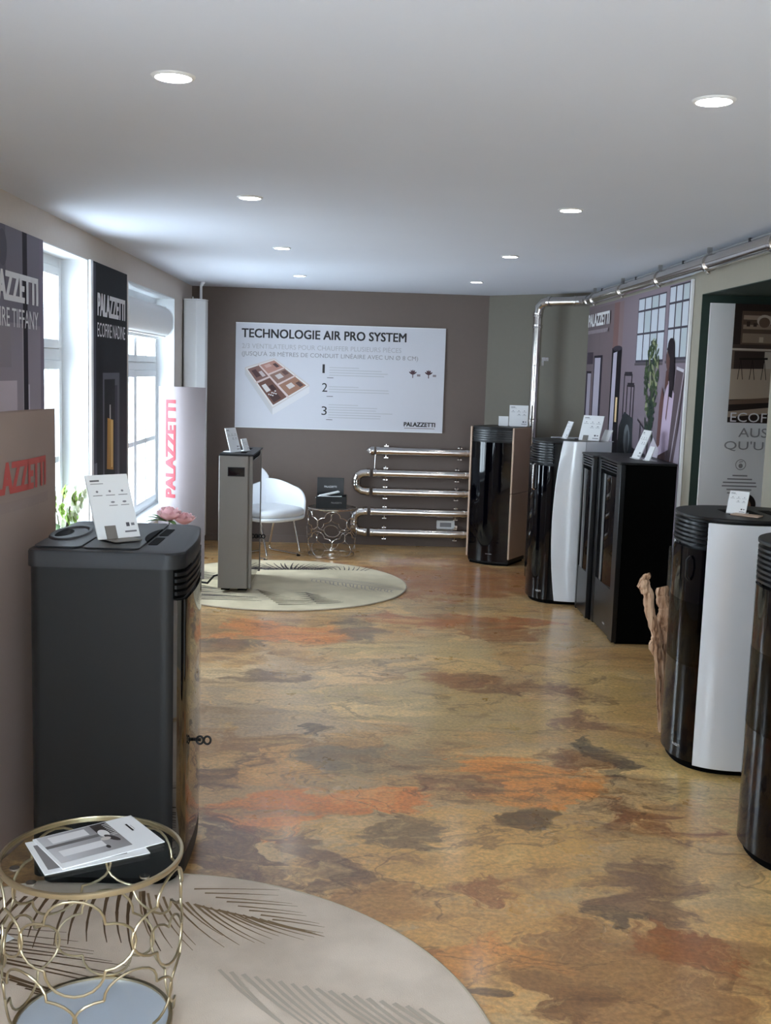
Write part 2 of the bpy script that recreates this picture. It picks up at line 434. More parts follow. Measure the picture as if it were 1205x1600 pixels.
        col = mixc(ml.outputs[0], col, lin(c))
    col = mixc(maprange(sk.outputs['Fac'], 0.52, 0.66, 0.0, 0.45), col, lin((204, 182, 138)))
    col = mixc(maprange(sk.outputs['Fac'], 0.33, 0.46, 0.42, 0.0), col, lin((112, 86, 62)))
    # veins: thin dark and pale lines where a warped noise crosses its middle
    V1 = noise(W2, 1.5, 5, 0.55)
    d = N.new('ShaderNodeMath'); d.operation = 'SUBTRACT'; L.new(V1.outputs['Fac'], d.inputs[0]); d.inputs[1].default_value = 0.5
    a = N.new('ShaderNodeMath'); a.operation = 'ABSOLUTE'; L.new(d.outputs[0], a.inputs[0])
    col = mixc(maprange(a.outputs[0], 0.0, 0.012, 0.45, 0.0), col, lin((96, 74, 56)))
    V2 = noise(B2, 2.3, 6, 0.6)
    d2 = N.new('ShaderNodeMath'); d2.operation = 'SUBTRACT'; L.new(V2.outputs['Fac'], d2.inputs[0]); d2.inputs[1].default_value = 0.46
    a2 = N.new('ShaderNodeMath'); a2.operation = 'ABSOLUTE'; L.new(d2.outputs[0], a2.inputs[0])
    col = mixc(maprange(a2.outputs[0], 0.0, 0.01, 0.14, 0.0), col, lin((206, 182, 140)))
    # mottling and grain
    g = noise(B2, 5.0, 5, 0.7)
    col = mixc(maprange(g.outputs['Fac'], 0.3, 0.6, 0.2, 0.0), col, lin((104, 84, 64)))
    g2 = noise(P, 60.0, 3, 0.6)
    col = mixc(0.16, col, ramp(g2.outputs['Fac'], [(0.35, (70, 60, 50)), (0.65, (250, 240, 220))]), 'OVERLAY')
    gn = N.new('ShaderNodeMix'); gn.data_type = 'RGBA'; gn.blend_type = 'MULTIPLY'; gn.clamp_result = False; gn.inputs['Factor'].default_value = 1.0
    ga = N.new('ShaderNodeGamma'); ga.inputs['Gamma'].default_value = 1.22; L.new(col, ga.inputs['Color'])
    L.new(ga.outputs['Color'], gn.inputs['A']); gn.inputs['B'].default_value = (1.84, 1.69, 1.47, 1)
    L.new(gn.outputs['Result'], b.inputs['Base Color'])
    rr = noise(P, 2.0, 5, 0.6)
    L.new(maprange(rr.outputs['Fac'], 0.3, 0.7, 0.26, 0.42), b.inputs['Roughness'])
    bp = N.new('ShaderNodeBump'); bp.inputs['Strength'].default_value = 0.06; bp.inputs['Distance'].default_value = 0.004
    hb = noise(P, 4.5, 3, 0.5); L.new(hb.outputs['Fac'], bp.inputs['Height']); L.new(bp.outputs['Normal'], b.inputs['Normal'])
    L.new(bp.outputs['Normal'], b.inputs['Coat Normal'])
    return M

# ------------------------------------------------------------------ room shell
H = 2.4
XL, XR, YB, YF = -1.59, 2.0, 10.3, -2.2
m_floor = floor_material()
struct(build('floor', MB().box(-2.1, YF-0.3, -0.1, 3.3, YB+0.3, 0), m_floor, smooth=False), 'glossy marbled brown and ochre poured epoxy floor')
struct(build('ceiling', MB().box(-2.1, YF-0.3, H, 3.3, YB+0.3, H+0.1), m_ceil, smooth=False), 'flat pale grey ceiling with recessed spotlights')
OPEN = [(-0.7, 1.3, 0.55, 2.25), (5.5, 6.40, 0.55, 2.25), (7.5, 9.34, 0.45, 2.22)]  # first opening belongs to the unseen window added for daylight
mb = MB(); y = YF-0.3; xo = XL-0.25
for (a, b, s, t) in OPEN:
    mb.box(xo, y, 0, XL, a, H); mb.box(xo, a, 0, XL, b, s); mb.box(xo, a, t, XL, b, H); y = b
mb.box(xo, y, 0, XL, YB+0.3, H)
struct(build('wall_left', mb, m_wallL, smooth=False), 'cream wall with deep window openings')
struct(build('wall_back', MB().box(XL, YB, 0, 1.2, YB+0.25, H), m_back, smooth=False), 'taupe end wall carrying the white poster')
mb = MB().prism([(1.2, YB), (2.0, 9.55), (2.3, 9.55), (2.3, YB+0.25), (1.2, YB+0.25)], 0, H)
struct(build('wall_corner', mb, m_corner, smooth=False), 'slanted olive grey corner wall behind the tall duct')
AL = (5.25, 6.41, 2.17, 3.0)     # alcove near y, far y, top z, depth x
mb = MB()
mb.box(XR, AL[1], 0, XR+0.2, 9.56, H); mb.box(XR, YF-0.3, 0, XR+0.2, AL[0], H); mb.box(XR, AL[0], AL[2], XR+0.2, AL[1], H)
struct(build('wall_right', mb, m_right, smooth=False), 'olive beige wall on the right with a green alcove')
mb = MB()
mb.box(XR+0.004, AL[1], 0, AL[3], AL[1]+0.1, AL[2]); mb.box(AL[3], AL[0]-0.1, 0, AL[3]+0.1, AL[1]+0.1, AL[2]+0.1)
mb.box(XR+0.2, AL[0]-0.1, 0, AL[3], AL[0], AL[2]); mb.box(XR+0.2, AL[0]-0.1, AL[2], AL[3], AL[1]+0.1, AL[2]+0.1)
mb2 = MB().box(XR+0.001, AL[1]-0.004, 0, AL[3], AL[1], AL[2]); mb2.box(XR+0.001, AL[0], AL[2]-0.004, AL[3], AL[1]-0.004, AL[2]); mb2.box(AL[3]-0.004, AL[0], 0, AL[3], AL[1]-0.004, AL[2]-0.004)
wa = struct(build('wall_alcove', mb, m_green, smooth=False), 'dark green painted alcove in the right wall')
build('alcove_paint', mb2, m_green, wa, smooth=False)
# unseen, assumed shop front behind the photographer; its glazing is sized for daylight
mb = MB().box(-2.1, YF-0.2, 0, 0.2, YF, H); mb.box(1.7, YF-0.2, 0, 2.2, YF, H); mb.box(0.2, YF-0.2, 2.22, 1.7, YF, H); mb.box(0.2, YF-0.2, 0, 1.7, YF, 0.08)
struct(build('wall_front', mb, m_wallL, smooth=False), 'shop front wall behind the photographer')
wf = MB()
for x in (0.2, 0.92, 1.64): wf.box(x, YF-0.14, 0.08, x+0.06, YF-0.08, 2.22)
wf.box(0.2, YF-0.14, 0.08, 1.7, YF-0.08, 0.14); wf.box(0.2, YF-0.14, 2.16, 1.7, YF-0.08, 2.22)
w = struct(build('window_4_unseen', wf, m_whitefr, smooth=False), 'unseen shop window behind the photographer, sized for its daylight')
for x0, x1 in ((0.26, 0.92), (0.98, 1.64)): build('pane', MB().box(x0, YF-0.115, 0.14, x1, YF-0.11, 2.16), m_glass, w, smooth=False)
mb = MB().box(XL, YB-0.012, 0, 1.2, YB, 0.07)
struct(build('baseboard_back', mb, m_back, smooth=False), 'low painted baseboard under the end wall')

def window(name, a, b, s, t, ztr, label, cols, barz):
    """frame in the wall opening a..b (y), s..t (z); ztr transom height"""
    x0, x1 = XL-0.21, XL-0.15
    f = MB()
    f.box(x0, a, s, x1, a+0.06, t); f.box(x0, b-0.06, s, x1, b, t); f.box(x0, a+0.06, s, x1, b-0.06, s+0.06); f.box(x0, a+0.06, t-0.06, x1, b-0.06, t)
    f.box(x0, a+0.06, ztr-0.035, x1, b-0.06, ztr+0.035)
    w = struct(build(name, f, m_whitefr, bevel=0.006), label)
    n = len(cols)-1
    for k in range(n):
        ya, yb = cols[k], cols[k+1]
        for (za, zb, sub) in ((s+0.06, ztr-0.035, True), (ztr+0.035, t-0.06, False)):
            sash = MB(); q = 0.05; xs0, xs1 = x0+0.008, x1+0.012
            sash.box(xs0, ya, za, xs1, ya+q, zb); sash.box(xs0, yb-q, za, xs1, yb, zb); sash.box(xs0, ya+q, za, xs1, yb-q, za+q); sash.box(xs0, ya+q, zb-q, xs1, yb-q, zb)
            so = build('sash', sash, m_whitefr, w, bevel=0.004)
            ym = (ya+yb)/2
            zs = [za+q] + [z for z in barz if za+q < z < zb-q] + [zb-q]
            for z in zs[1:-1]: build('glazing_bar', MB().box(xs0+0.01, ya+q, z-0.018, xs1-0.005, yb-q, z+0.018), m_whitefr, so)
            build('glazing_bar', MB().box(xs0+0.01, ym-0.018, za+q, xs1-0.005, ym+0.018, zb-q), m_whitefr, so)
            for z0, z1 in zip(zs[:-1], zs[1:]):
                for y0, y1 in ((ya+q, ym), (ym, yb-q)): build('pane', MB().box(xs0+0.024, y0, z0, xs0+0.028, y1, z1), m_glass, so, smooth=False)
    build('jamb_lining', MB().box(XL-0.15, b-0.006, s, XL+0.002, b+0.0, t), m_whitefr, w, smooth=False)
    build('jamb_lining', MB().box(XL-0.15, a, s, XL+0.002, a+0.006, t), m_whitefr, w, smooth=False)
    build('head_lining', MB().box(XL-0.15, a+0.006, t-0.006, XL+0.002, b-0.006, t), m_whitefr, w, smooth=False)
    build('window_sill', MB().box(XL-0.15, a, s-0.002, XL+0.03, b, s+0.025), m_whitefr, w, bevel=0.006)
    return w
window('window_1', 5.5, 6.40, 0.55, 2.25, 1.70, 'bright white window recess between the two hanging banners', [5.56, 6.34], [1.1])
window('window_2', 7.5, 9.34, 0.45, 2.22, 1.645, 'paned white casement window below the roller blind box', [7.56, 8.42, 9.28], [1.045])
window('window_3_added', -0.7, 1.3, 0.55, 2.25, 1.70, 'unseen white window added near the photographer for daylight', [-0.64, 0.3, 1.24], [1.1])  # out of view, added to bring more daylight from the near left

# ------------------------------------------------------------------ ceiling lights
NM = ['nearest', 'second', 'third', 'farthest']
for side, x, y0 in (('left', -0.503, 2.92), ('right', 0.918, 2.954)):
    for k in range(-2, 4):
        y = y0 + 1.96*k
        if k < 0: lab, grp = '%s spotlight of the %s ceiling row, out of view above the photographer' % ('second last' if k == -1 else 'very last', side), 'ceiling spotlights'
        else:
            lab = ('nearest' if k == 0 else 'second nearest' if k == 1 else 'third' if k == 2 else 'farthest') + ' recessed spotlight of the %s ceiling row' % side
            grp = 'ceiling spotlights'
        t = empty('ceiling_spotlight', (x, y, H), 0, lab, 'spotlight', grp)
        build('trim_ring', MB().lathe([(0.046, -0.001), (0.047, -0.006), (0.054, -0.004), (0.058, 0.0005)], 32, cap0=False, cap1=False), m_lampring, t)
        build('diffuser', MB().lathe([(0.0471, -0.0005), (0.0471, -0.003)], 32), m_lamp, t, smooth=False)

# ------------------------------------------------------------------ blind, corner unit, cable
t = empty('roller_blind_box', (XL-0.05, 8.4, 1.89), 0, 'grey white roller blind cassette at the top of the paned window', 'blind')
r = [(0.07*math.cos(a), 0.115*math.sin(a)+0.125) for a in [PI/2 - PI*k/14 for k in range(15)]]
prof = [(-0.07, 0.0)] + [(0.0, 0.0)] + [(0.0+p[0]*0.9, p[1]) for p in r[::-1]] + [(0.0, 0.25), (-0.07, 0.25)]
build('cassette', MB().loft([[(p[0], yy, p[1]) for p in prof] for yy in (-0.89, 0.80)]), m_card, t, bevel=0.004)
build('end_cap', MB().loft([[(p[0]*1.04+0.002, yy, (p[1]-0.125)*1.04+0.125) for p in prof] for yy in (0.80, 0.815)]), m_white, t)
build('blind_edge', MB().box(-0.06, -0.88, -0.02, -0.05, 0.79, 0.0), m_white, t)

t = empty('corner_radiator', (-1.46, 9.78, 0.0), rad(0), 'tall white upright radiator casing in the far left corner', 'radiator')
sec = [(-0.125, 0.02), (-0.118, -0.03), (-0.105, -0.05), (0.005, -0.085), (0.075, -0.02), (0.085, 0.06), (-0.125, 0.06)]
build('casing', MB().prism(sec, 0.12, 2.235), m_white, t, bevel=0.006)
build('side_slot', MB().prism([(-0.127, 0.012), (-0.121, -0.026), (-0.119, -0.026), (-0.119, 0.012)], 0.25, 2.12), m_blkd, t, smooth=False)
build('top_cap', MB().prism([(p[0]*1.02, p[1]*1.02) for p in sec], 2.235, 2.247), m_white, t, bevel=0.003)
build('supply_pipe', MB().tube([(0.03, 0.0, 2.24), (0.03, 0.0, 2.36), (0.045, 0.02, H)], [0.012, 0.012, 0.02], 12), m_white, t)
build('air_valve', MB().lathe([(0.004, 2.245), (0.012, 2.25), (0.012, 2.262), (0.004, 2.27)], 12, -0.04, -0.02), m_chrome, t)
build('foot', MB().box(-0.1, -0.03, 0.0, 0.06, 0.04, 0.12), m_white, t)

# ------------------------------------------------------------------ printed banners on the walls
def panel(name, w, h, loc, rz, material, label, cat, th=0.012):
    t = empty(name, loc, rz, label, cat)
    build('board', MB().box(0, 0, 0, w, th, h), material, t, bevel=0.001, seg=1)
    return t
m_ban = mat('banner_backing', (200, 196, 200), 0.5)
# tiffany banner (wall left, faces +x), x runs with world y
t = panel('wall_banner', 1.03, 1.60, (XL+0.016, 4.43, 0.648), PI/2, m_ban, 'grey lilac wall banner lettered white, left of the bright window recess', 'banner')
a = Art()
a.poly([(0,0),(1.03,0),(1.03,1.6),(0,1.6)], [(196,184,194),(196,184,194),(118,112,124),(118,112,124)])
a.rect(0, 1.18, 1.03, 1.6, (122, 116, 128)); a.rect(0.0, 0.0, 0.6, 0.92, (204, 192, 202)); a.rect(0.30, 0.98, 0.52, 1.16, (146,138,146)); a.rect(0.30, 1.30, 0.46, 1.6, (104, 98, 112))
a.ell(0.42, 1.5, 0.06, 0.08, (90, 86, 98)); a.rect(0.70, 0.0, 0.77, 1.6, (38, 30, 40)); a.rect(0.69, 0.0, 0.70, 1.2, (188,180,188)); a.rect(0.77, 0, 0.79, 0.9, (205,200,210)); a.rect(0.97, 0, 1.03, 1.6, (128,118,134))
a.done(t)
text('PALAZZETTI', 0.10, 1.275, 0.83, 0.13, m_wprint, t, bold=0.05, off=0.003)
text('ECOFIRE TIFFANY', 0.11, 1.16, 0.82, 0.085, m_wprint, t, bold=0.012, off=0.003)
# nadine banner
t = panel('wall_banner', 0.935, 1.75, (XL+0.016, 6.455, 0.50), PI/2, m_blkm, 'black wall banner with a tall flame picture beside the paned window', 'banner')
a = Art()
a.rect(0, 0, 0.935, 1.75, (24, 24, 30)); a.rect(0.0, 0, 0.07, 1.74, (70, 70, 82)); a.rect(0.10, 0.0, 0.93, 1.74, (20, 20, 25))
a.rect(0.24, 0.0, 0.70, 1.10, (92, 92, 100)); a.rect(0.28, 0.0, 0.57, 1.06, (12, 12, 16)); a.rect(0.57, 0.0, 0.64, 1.02, (58, 56, 66)); a.rect(0.42, 0.80, 0.45, 0.90, (190, 186, 180))
a.poly([(0.34,0.50),(0.52,0.48),(0.52,0.80),(0.36,0.82)], [(170,120,50),(196,146,70),(226,182,104),(186,132,56)])
a.rect(0.46, 0.5, 0.50, 0.8, (232, 196, 128)); a.rect(0.02, 0.42, 0.09, 0.56, (120,120,132))
a.done(t)
text('PALAZZETTI', 0.10, 1.44, 0.76, 0.135, m_wprint, t, bold=0.05, off=0.003)
text('ECOFIRE NADINE', 0.10, 1.315, 0.76, 0.085, m_wprint, t, bold=0.012, off=0.003)
build('edge_strip', MB().box(-0.055, -0.004, 0.0, -0.004, 0.012, 1.75), m_white, t, smooth=False)

# white poster on the end wall
PW, PH = 1.975, 0.985
t = panel('wall_poster', PW, PH, (-1.175, YB-0.016, 1.095), 0, mat('matt_poster_paper', (214, 214, 221), 0.55, noise=0.01), 'white landscape poster about air ducting on the taupe end wall', 'poster', 0.014)
for z in (0.0, PH-0.008): build('edge_rail', MB().box(0, -0.003, z, PW, 0.0, z+0.008), m_white, t, smooth=False)
text('TECHNOLOGIE AIR PRO SYSTEM', 0.055, 0.845, 1.55, 0.085, m_ink, t, bold=0.026)
text('2/3 VENTILATEURS POUR CHAUFFER PLUSIEURS PIÈCES', 0.06, 0.745, 1.50, 0.056, m_greyl, t, bold=0.0)
text('(JUSQU\'À 28 MÈTRES DE CONDUIT LINÉAIRE AVEC UN Ø 8 CM)', 0.06, 0.665, 1.66, 0.062, m_grey, t, bold=0.0)
for n, z in (('1', 0.535), ('2', 0.36), ('3', 0.14)): text(n, 0.82, z, 0.022 if n == '1' else 0.05, 0.082, m_ink, t, bold=0.0)
text('PALAZZETTI', 1.605, 0.055, 0.30, 0.042, m_ink, t, bold=0.04)
a = Art()
for z in (0.49, 0.315, 0.095): a.rect(0.865, z, 0.925, z+0.005, (90, 88, 90))
random.seed(3)
for z0, n in ((0.585, 4), (0.405, 3), (0.235, 6)):
    for k in range(n): a.rect(0.885, z0-k*0.024, 0.885 + (0.28 if k == 0 else random.uniform(0.45, 0.64)), z0-k*0.024+0.008, (196, 196, 200))
a.rect(1.61, 0.035, 1.90, 0.043, (160,150,152))
for cx in (1.675, 1.825):
    for an in (35, 65, 115, 145, 90): a.ell(cx+0.022*math.cos(rad(an)), 0.545+0.026*math.sin(rad(an)), 0.022, 0.007, (92,70,74), 10, rad(an))
    a.line((cx, 0.515), (cx, 0.55), 0.008, (92,70,74)); a.rect(cx+0.04, 0.53, cx+0.072, 0.55, (150,140,144))
a.done(t)
# isometric house plan
a = Art()
def iso(u, v): # plan coordinates 0..1 to poster coordinates
    T, R, B_, Lf = (0.365, 0.655), (0.70, 0.415), (0.355, 0.195), (0.09, 0.56)
    x = (1-u)*(1-v)*Lf[0] + u*(1-v)*T[0] + u*v*R[0] + (1-u)*v*B_[0]
    z = (1-u)*(1-v)*Lf[1] + u*(1-v)*T[1] + u*v*R[1] + (1-u)*v*B_[1]
    return (x, z)
def isq(u0, v0, u1, v1, c): a.poly([iso(u0,v0), iso(u0,v1), iso(u1,v1), iso(u1,v0)], c)
a.poly([(0.09,0.56),(0.09,0.50),(0.355,0.125),(0.355,0.195)], (206,204,206)); a.poly([(0.355,0.125),(0.70,0.345),(0.70,0.415),(0.355,0.195)], (226,224,226))
isq(0, 0, 1, 1, (232,228,226))
for q in ((0.05,0.04,0.42,0.36,(136,104,98)),(0.05,0.40,0.42,0.96,(118,86,78)),(0.47,0.04,0.95,0.30,(186,140,128)),(0.47,0.34,0.95,0.60,(150,118,108)),(0.47,0.64,0.95,0.96,(164,124,106))): isq(*q)
for q in ((0.12,0.10,0.26,0.28,(92,70,72)),(0.28,0.18,0.38,0.32,(204,190,190)),(0.10,0.48,0.22,0.66,(224,216,214)),(0.24,0.56,0.36,0.70,(78,58,58)),(0.10,0.76,0.30,0.92,(84,66,64)),(0.56,0.08,0.74,0.16,(206,168,160)),(0.80,0.12,0.90,0.24,(98,78,78)),(0.58,0.40,0.74,0.52,(206,196,194)),(0.80,0.38,0.92,0.50,(110,86,82)),(0.60,0.72,0.76,0.84,(214,204,200)),(0.82,0.78,0.92,0.92,(96,76,74))): isq(*q)
for k in range(7): p = iso(0.12+0.03*k, 0.72+0.03*(k % 3)); a.ell(p[0], p[1], 0.008, 0.006, (224,220,218), 8)
for (p, q) in (((0.44,0.0),(0.44,1.0)),((0.0,0.38),(0.44,0.38)),((0.44,0.32),(1.0,0.32)),((0.44,0.62),(1.0,0.62))): a.line(iso(*p), iso(*q), 0.012, (196,150,142)); a.line(iso(*p), iso(*q), 0.005, (236,226,222))
for (p, q) in (((0,0),(1,0)),((1,0),(1,1)),((0,0),(0,1)),((0,1),(1,1))): a.line(iso(*p), iso(*q), 0.012, (214,206,204))
a.done(t)

# big lilac mural on the right wall (faces -x), x runs against world y: u = 9.5 - y
MW = 2.91
t = panel('wall_mural', MW, 2.02, (XR-0.016, 9.5, 0.25), -PI/2, m_ban, 'lilac grey mural print of a seated woman, plant and tall stoves', 'mural')
z_ = lambda z: z-0.25
a = Art()
a.poly([(0,0),(MW,0),(MW,2.02),(0,2.02)], [(104,92,98),(92,84,92),(148,134,146),(126,112,116)])
a.poly([(0,0),(0.95,0),(0.95,2.0),(0,2.0)], [(112,98,102),(104,92,96),(122,108,112),(118,106,110)])
a.poly([(0.95,0),(1.12,0),(1.12,2.0),(0.95,2.0)], (128,98,96)); a.poly([(1.12,0),(1.26,0),(1.26,2.0),(1.12,2.0)], (136,116,118))
a.line((0.47,0.0),(0.47,2.0),0.008,(104,92,98)); a.poly([(1.26,0),(2.3,0),(2.1,0.9),(1.26,0.95)], (60,54,60))
for (u0, u1, zb, zt, nc) in ((1.69, 2.40, 1.79, 2.235, 4), (2.47, 2.905, 1.80, 2.262, 3)):
    a.rect(u0, z_(zb)-0.01, u1, z_(zt), (70,66,78))
    zz = [zb, zb+0.19, zb+0.35, zt-0.004]; du = (u1-u0)/nc
    for k in range(nc):
        for z0, z1 in zip(zz[:-1], zz[1:]): a.rect(u0+k*du+0.012, z_(z0)+0.008, u0+(k+1)*du-0.012, z_(z1)-0.006, (206,212,222) if (k+int(z0*9)) % 3 else (190,200,206))
    a.rect(u0-0.02, z_(zb)-0.03, u1, z_(zb)-0.012, (92,84,90))
# printed stoves on the left
a.rect(0.02, z_(0.9), 0.22, z_(1.72), (52,44,56)); a.rect(0.07, z_(0.9), 0.21, z_(1.70), (170,162,176)); a.rect(0.30, z_(0.9), 0.62, z_(1.85), (48,42,54)); a.rect(0.33, z_(0.9), 0.55, z_(1.83), (182,176,190)); a.rect(0.02, z_(1.78), 0.26, z_(1.88), (74,64,74))
a.rect(0.95, z_(0.8), 1.27, z_(1.90), (26,22,28)); a.poly([(0.97,z_(0.8)),(1.10,z_(0.8)),(1.12,z_(1.87)),(1.00,z_(1.86))], (184,178,194)); a.rect(1.15, z_(1.33), 1.21, z_(1.52), (226,196,150)); a.ell(1.12, z_(1.895), 0.15, 0.02, (58,52,62))
# framed table shapes
for (u0, z0, u1, z1) in ((1.40,1.35,1.62,1.70),(1.50,1.20,1.70,1.62)):
    for p, q in (((u0,z0),(u0,z1)),((u0,z1),(u1,z1)),((u1,z1),(u1,z0))): a.line((p[0],z_(p[1])),(q[0],z_(q[1])),0.03,(52,46,54))
a.poly([(1.28,z_(0.95)),(1.75,z_(0.9)),(1.72,z_(1.38)),(1.45,z_(1.42)),(1.30,z_(1.3))], (56,60,64)); a.ell(1.56, z_(1.22), 0.09, 0.11, (128,134,138)); a.ell(1.58, z_(1.20), 0.04, 0.09, (84,88,92))
# plant
random.seed(5)
a.line((2.14, z_(1.1)), (2.16, z_(1.6)), 0.04, (64,58,60))
for k in range(150):
    an = random.uniform(0, 2*PI); rr = math.sqrt(random.random())
    a.ell(2.16+0.17*rr*math.cos(an), z_(1.66)+0.26*rr*math.sin(an), 0.035, 0.014, random.choice([(60,76,54),(84,98,66),(46,60,48),(150,156,120),(70,84,60)]), 8, random.uniform(0, PI))
for k in range(40): a.ell(2.16+random.uniform(-0.1,0.1), z_(1.38)+random.uniform(-0.14,0.12), 0.035, 0.014, (48,62,52), 8, random.uniform(0, PI))
a.line((1.86, z_(1.38)), (2.14, z_(1.30)), 0.014, (60,54,62)); a.line((1.93, z_(1.05)), (1.94, z_(1.36)), 0.02, (70,62,70))
# lounge chair and seated woman
a.poly([(2.62,z_(0.95)),(2.80,z_(1.1)),(2.91,z_(1.72)),(2.74,z_(1.74)),(2.66,z_(1.4)),(2.40,z_(1.1))], (96,82,88)); a.line((2.74,z_(1.74)),(2.90,z_(1.72)),0.02,(206,200,210)); a.line((2.90,z_(1.72)),(2.66,z_(0.96)),0.02,(170,160,170))
a.poly([(2.62,z_(0.6)),(2.91,z_(0.6)),(2.91,z_(1.5)),(2.74,z_(1.0))], (158,146,160))
a.poly([(1.98,z_(0.86)),(2.62,z_(0.98)),(2.60,z_(1.20)),(2.38,z_(1.24)),(2.12,z_(1.06))], (84,60,62))
a.poly([(2.40,z_(1.16)),(2.66,z_(1.22)),(2.72,z_(1.58)),(2.58,z_(1.66)),(2.46,z_(1.50))], (196,176,198)); a.poly([(2.50,z_(1.60)),(2.58,z_(1.64)),(2.56,z_(1.74)),(2.51,z_(1.72))], (92,62,58))
a.poly([(2.56,z_(1.42)),(2.60,z_(1.60)),(2.63,z_(1.64)),(2.58,z_(1.40))], (98,66,64)); a.poly([(2.38,z_(1.20)),(2.46,z_(1.24)),(2.50,z_(1.55)),(2.44,z_(1.62)),(2.40,z_(1.50))], (104,72,70))
a.poly([(2.12,z_(1.12)),(2.30,z_(1.28)),(2.46,z_(1.20)),(2.36,z_(1.06)),(2.22,z_(1.02))], (206,196,206)); a.poly([(2.16,z_(0.98)),(2.40,z_(1.10)),(2.70,z_(1.16)),(2.66,z_(1.00)),(2.30,z_(0.90))], (112,80,76))
a.ell(2.55, z_(1.80), 0.055, 0.075, (100,72,68)); a.poly([(2.50,z_(1.86)),(2.56,z_(1.93)),(2.66,z_(1.90)),(2.70,z_(1.72)),(2.68,z_(1.55)),(2.60,z_(1.56)),(2.58,z_(1.80))], (34,24,32)); a.ell(2.59, z_(1.88), 0.075, 0.05, (32,22,30))
a.done(t)
text('PALAZZETTI', 0.04, z_(2.095), 0.80, 0.105, m_wprint, t, bold=0.055, off=0.012)
b2 = Art(); b2.d = 0.011
for k in range(26): b2.rect(0.05+k*0.029, z_(2.035), 0.05+k*0.029+0.018+0.006*(k % 2), z_(2.065), (168,156,162))
b2.done(t, 'printed_caption')
build('edge_strip', MB().box(MW, -0.002, 0, MW+0.03, 0.013, 2.02), m_white, t, smooth=False)

# kitchen poster in the green alcove, faces the camera
t = panel('alcove_poster', 0.82, 1.98, (2.045, AL[1]-0.03, 0.14), 0, m_card, 'pale poster with a kitchen picture inside the green alcove', 'poster', 0.014)
z_ = lambda z: z-0.14
a = Art()
a.rect(0, 0, 0.82, 1.98, (232, 231, 232))
a.rect(0.145, z_(1.425), 0.82, 1.98, (52,42,38)); a.rect(0.21, z_(1.95), 0.82, z_(2.06), (140,118,102)); a.rect(0.19, z_(1.885), 0.82, z_(2.08), (96,78,66)); a.rect(0.20, z_(2.03), 0.82, z_(2.055), (168,146,128)); a.rect(0.20, z_(1.975), 0.82, z_(2.0), (158,136,118))
a.rect(0.20, z_(1.895), 0.82, z_(1.95), (146,126,108)); a.ell(0.325, z_(2.025), 0.045, 0.035, (196,180,164)); a.ell(0.325, z_(2.015), 0.033, 0.03, (110,88,74)); a.rect(0.22, z_(1.99), 0.24, z_(2.02), (70,54,46)); a.rect(0.26, z_(1.99), 0.28, z_(2.01), (70,54,46))
for k in range(5): a.rect(0.30+0.1*k, z_(1.90), 0.325+0.1*k, z_(1.93), (190,170,148))
a.rect(0.145, z_(1.855), 0.82, z_(1.885), (74,60,54)); a.rect(0.145, z_(1.85), 0.82, z_(1.862), (196,182,168)); a.rect(0.145, z_(1.70), 0.82, z_(1.85), (106,90,80)); a.rect(0.16, z_(1.74), 0.34, z_(1.845), (62,50,46)); a.rect(0.34, z_(1.73), 0.44, z_(1.845), (190,178,166))
a.poly([(0.145,z_(1.56)),(0.82,z_(1.60)),(0.82,z_(1.76)),(0.145,z_(1.74))], (178,160,142)); a.poly([(0.145,z_(1.555)),(0.82,z_(1.62)),(0.82,z_(1.58)),(0.145,z_(1.53))], (110,88,74)); a.poly([(0.145,z_(1.49)),(0.82,z_(1.57)),(0.82,z_(1.535)),(0.145,z_(1.45))], (168,148,130)); a.poly([(0.145,z_(1.425)),(0.82,z_(1.425)),(0.82,z_(1.535)),(0.145,z_(1.455))], (58,46,42))
for k in range(3):
    u = 0.20+0.07*k
    for du in (-0.012, 0.018): a.line((u, z_(1.80)), (u+du, z_(1.68)), 0.004, (46,36,34))
a.line((0.19, z_(1.80)), (0.36, z_(1.805)), 0.012, (40,32,30)); a.line((0.46, z_(1.82)), (0.46, z_(1.68)), 0.005, (60,48,44)); a.line((0.52, z_(1.82)), (0.52, z_(1.68)), 0.005, (60,48,44)); a.line((0.45,z_(1.82)),(0.54,z_(1.82)),0.012,(40,32,30))
# ring icon, caption lines and round picture
n = 24
for k in range(n):
    p, q = 2*PI*k/n, 2*PI*(k+1)/n; a.line((0.245+0.03*math.cos(p), z_(1.175)+0.03*math.sin(p)), (0.245+0.03*math.cos(q), z_(1.175)+0.03*math.sin(q)), 0.004, (140,136,136))
a.ell(0.245, z_(1.168), 0.013, 0.014, (150,146,146)); a.line((0.235,z_(1.19)),(0.258,z_(1.195)),0.004,(140,136,136))
for k, wd in enumerate((0.09, 0.15, 0.2, 0.21, 0.15, 0.14)): a.rect(0.245-wd/2, z_(1.105)-k*0.021, 0.245+wd/2, z_(1.105)-k*0.021+0.008, (140,136,138))
a.ell(0.285, z_(0.935), 0.068, 0.068, (40,32,32), 30); a.ell(0.275, z_(0.925), 0.05, 0.05, (132,100,84), 20); a.rect(0.262, z_(0.90), 0.285, z_(0.93), (70,40,36)); a.rect(0.24, z_(0.885), 0.31, z_(0.9), (92,62,52))
for k, wd in enumerate((0.3, 0.4, 0.36)): a.rect(0.41-wd/2, 0.4-k*0.03, 0.41+wd/2, 0.412-k*0.03, (150,146,148))
a.done(t)
text('ECOFIRE', 0.16, z_(1.43), 0.34, 0.055, m_wprint, t, bold=0.0, off=0.008)
text('AUSSI', 0.215, z_(1.34), 0.24, 0.055, m_grey, t, bold=0.0, off=0.008)
text('QU\'UNE', 0.135, z_(1.256), 0.37, 0.06, m_grey, t, bold=0.0, off=0.008)

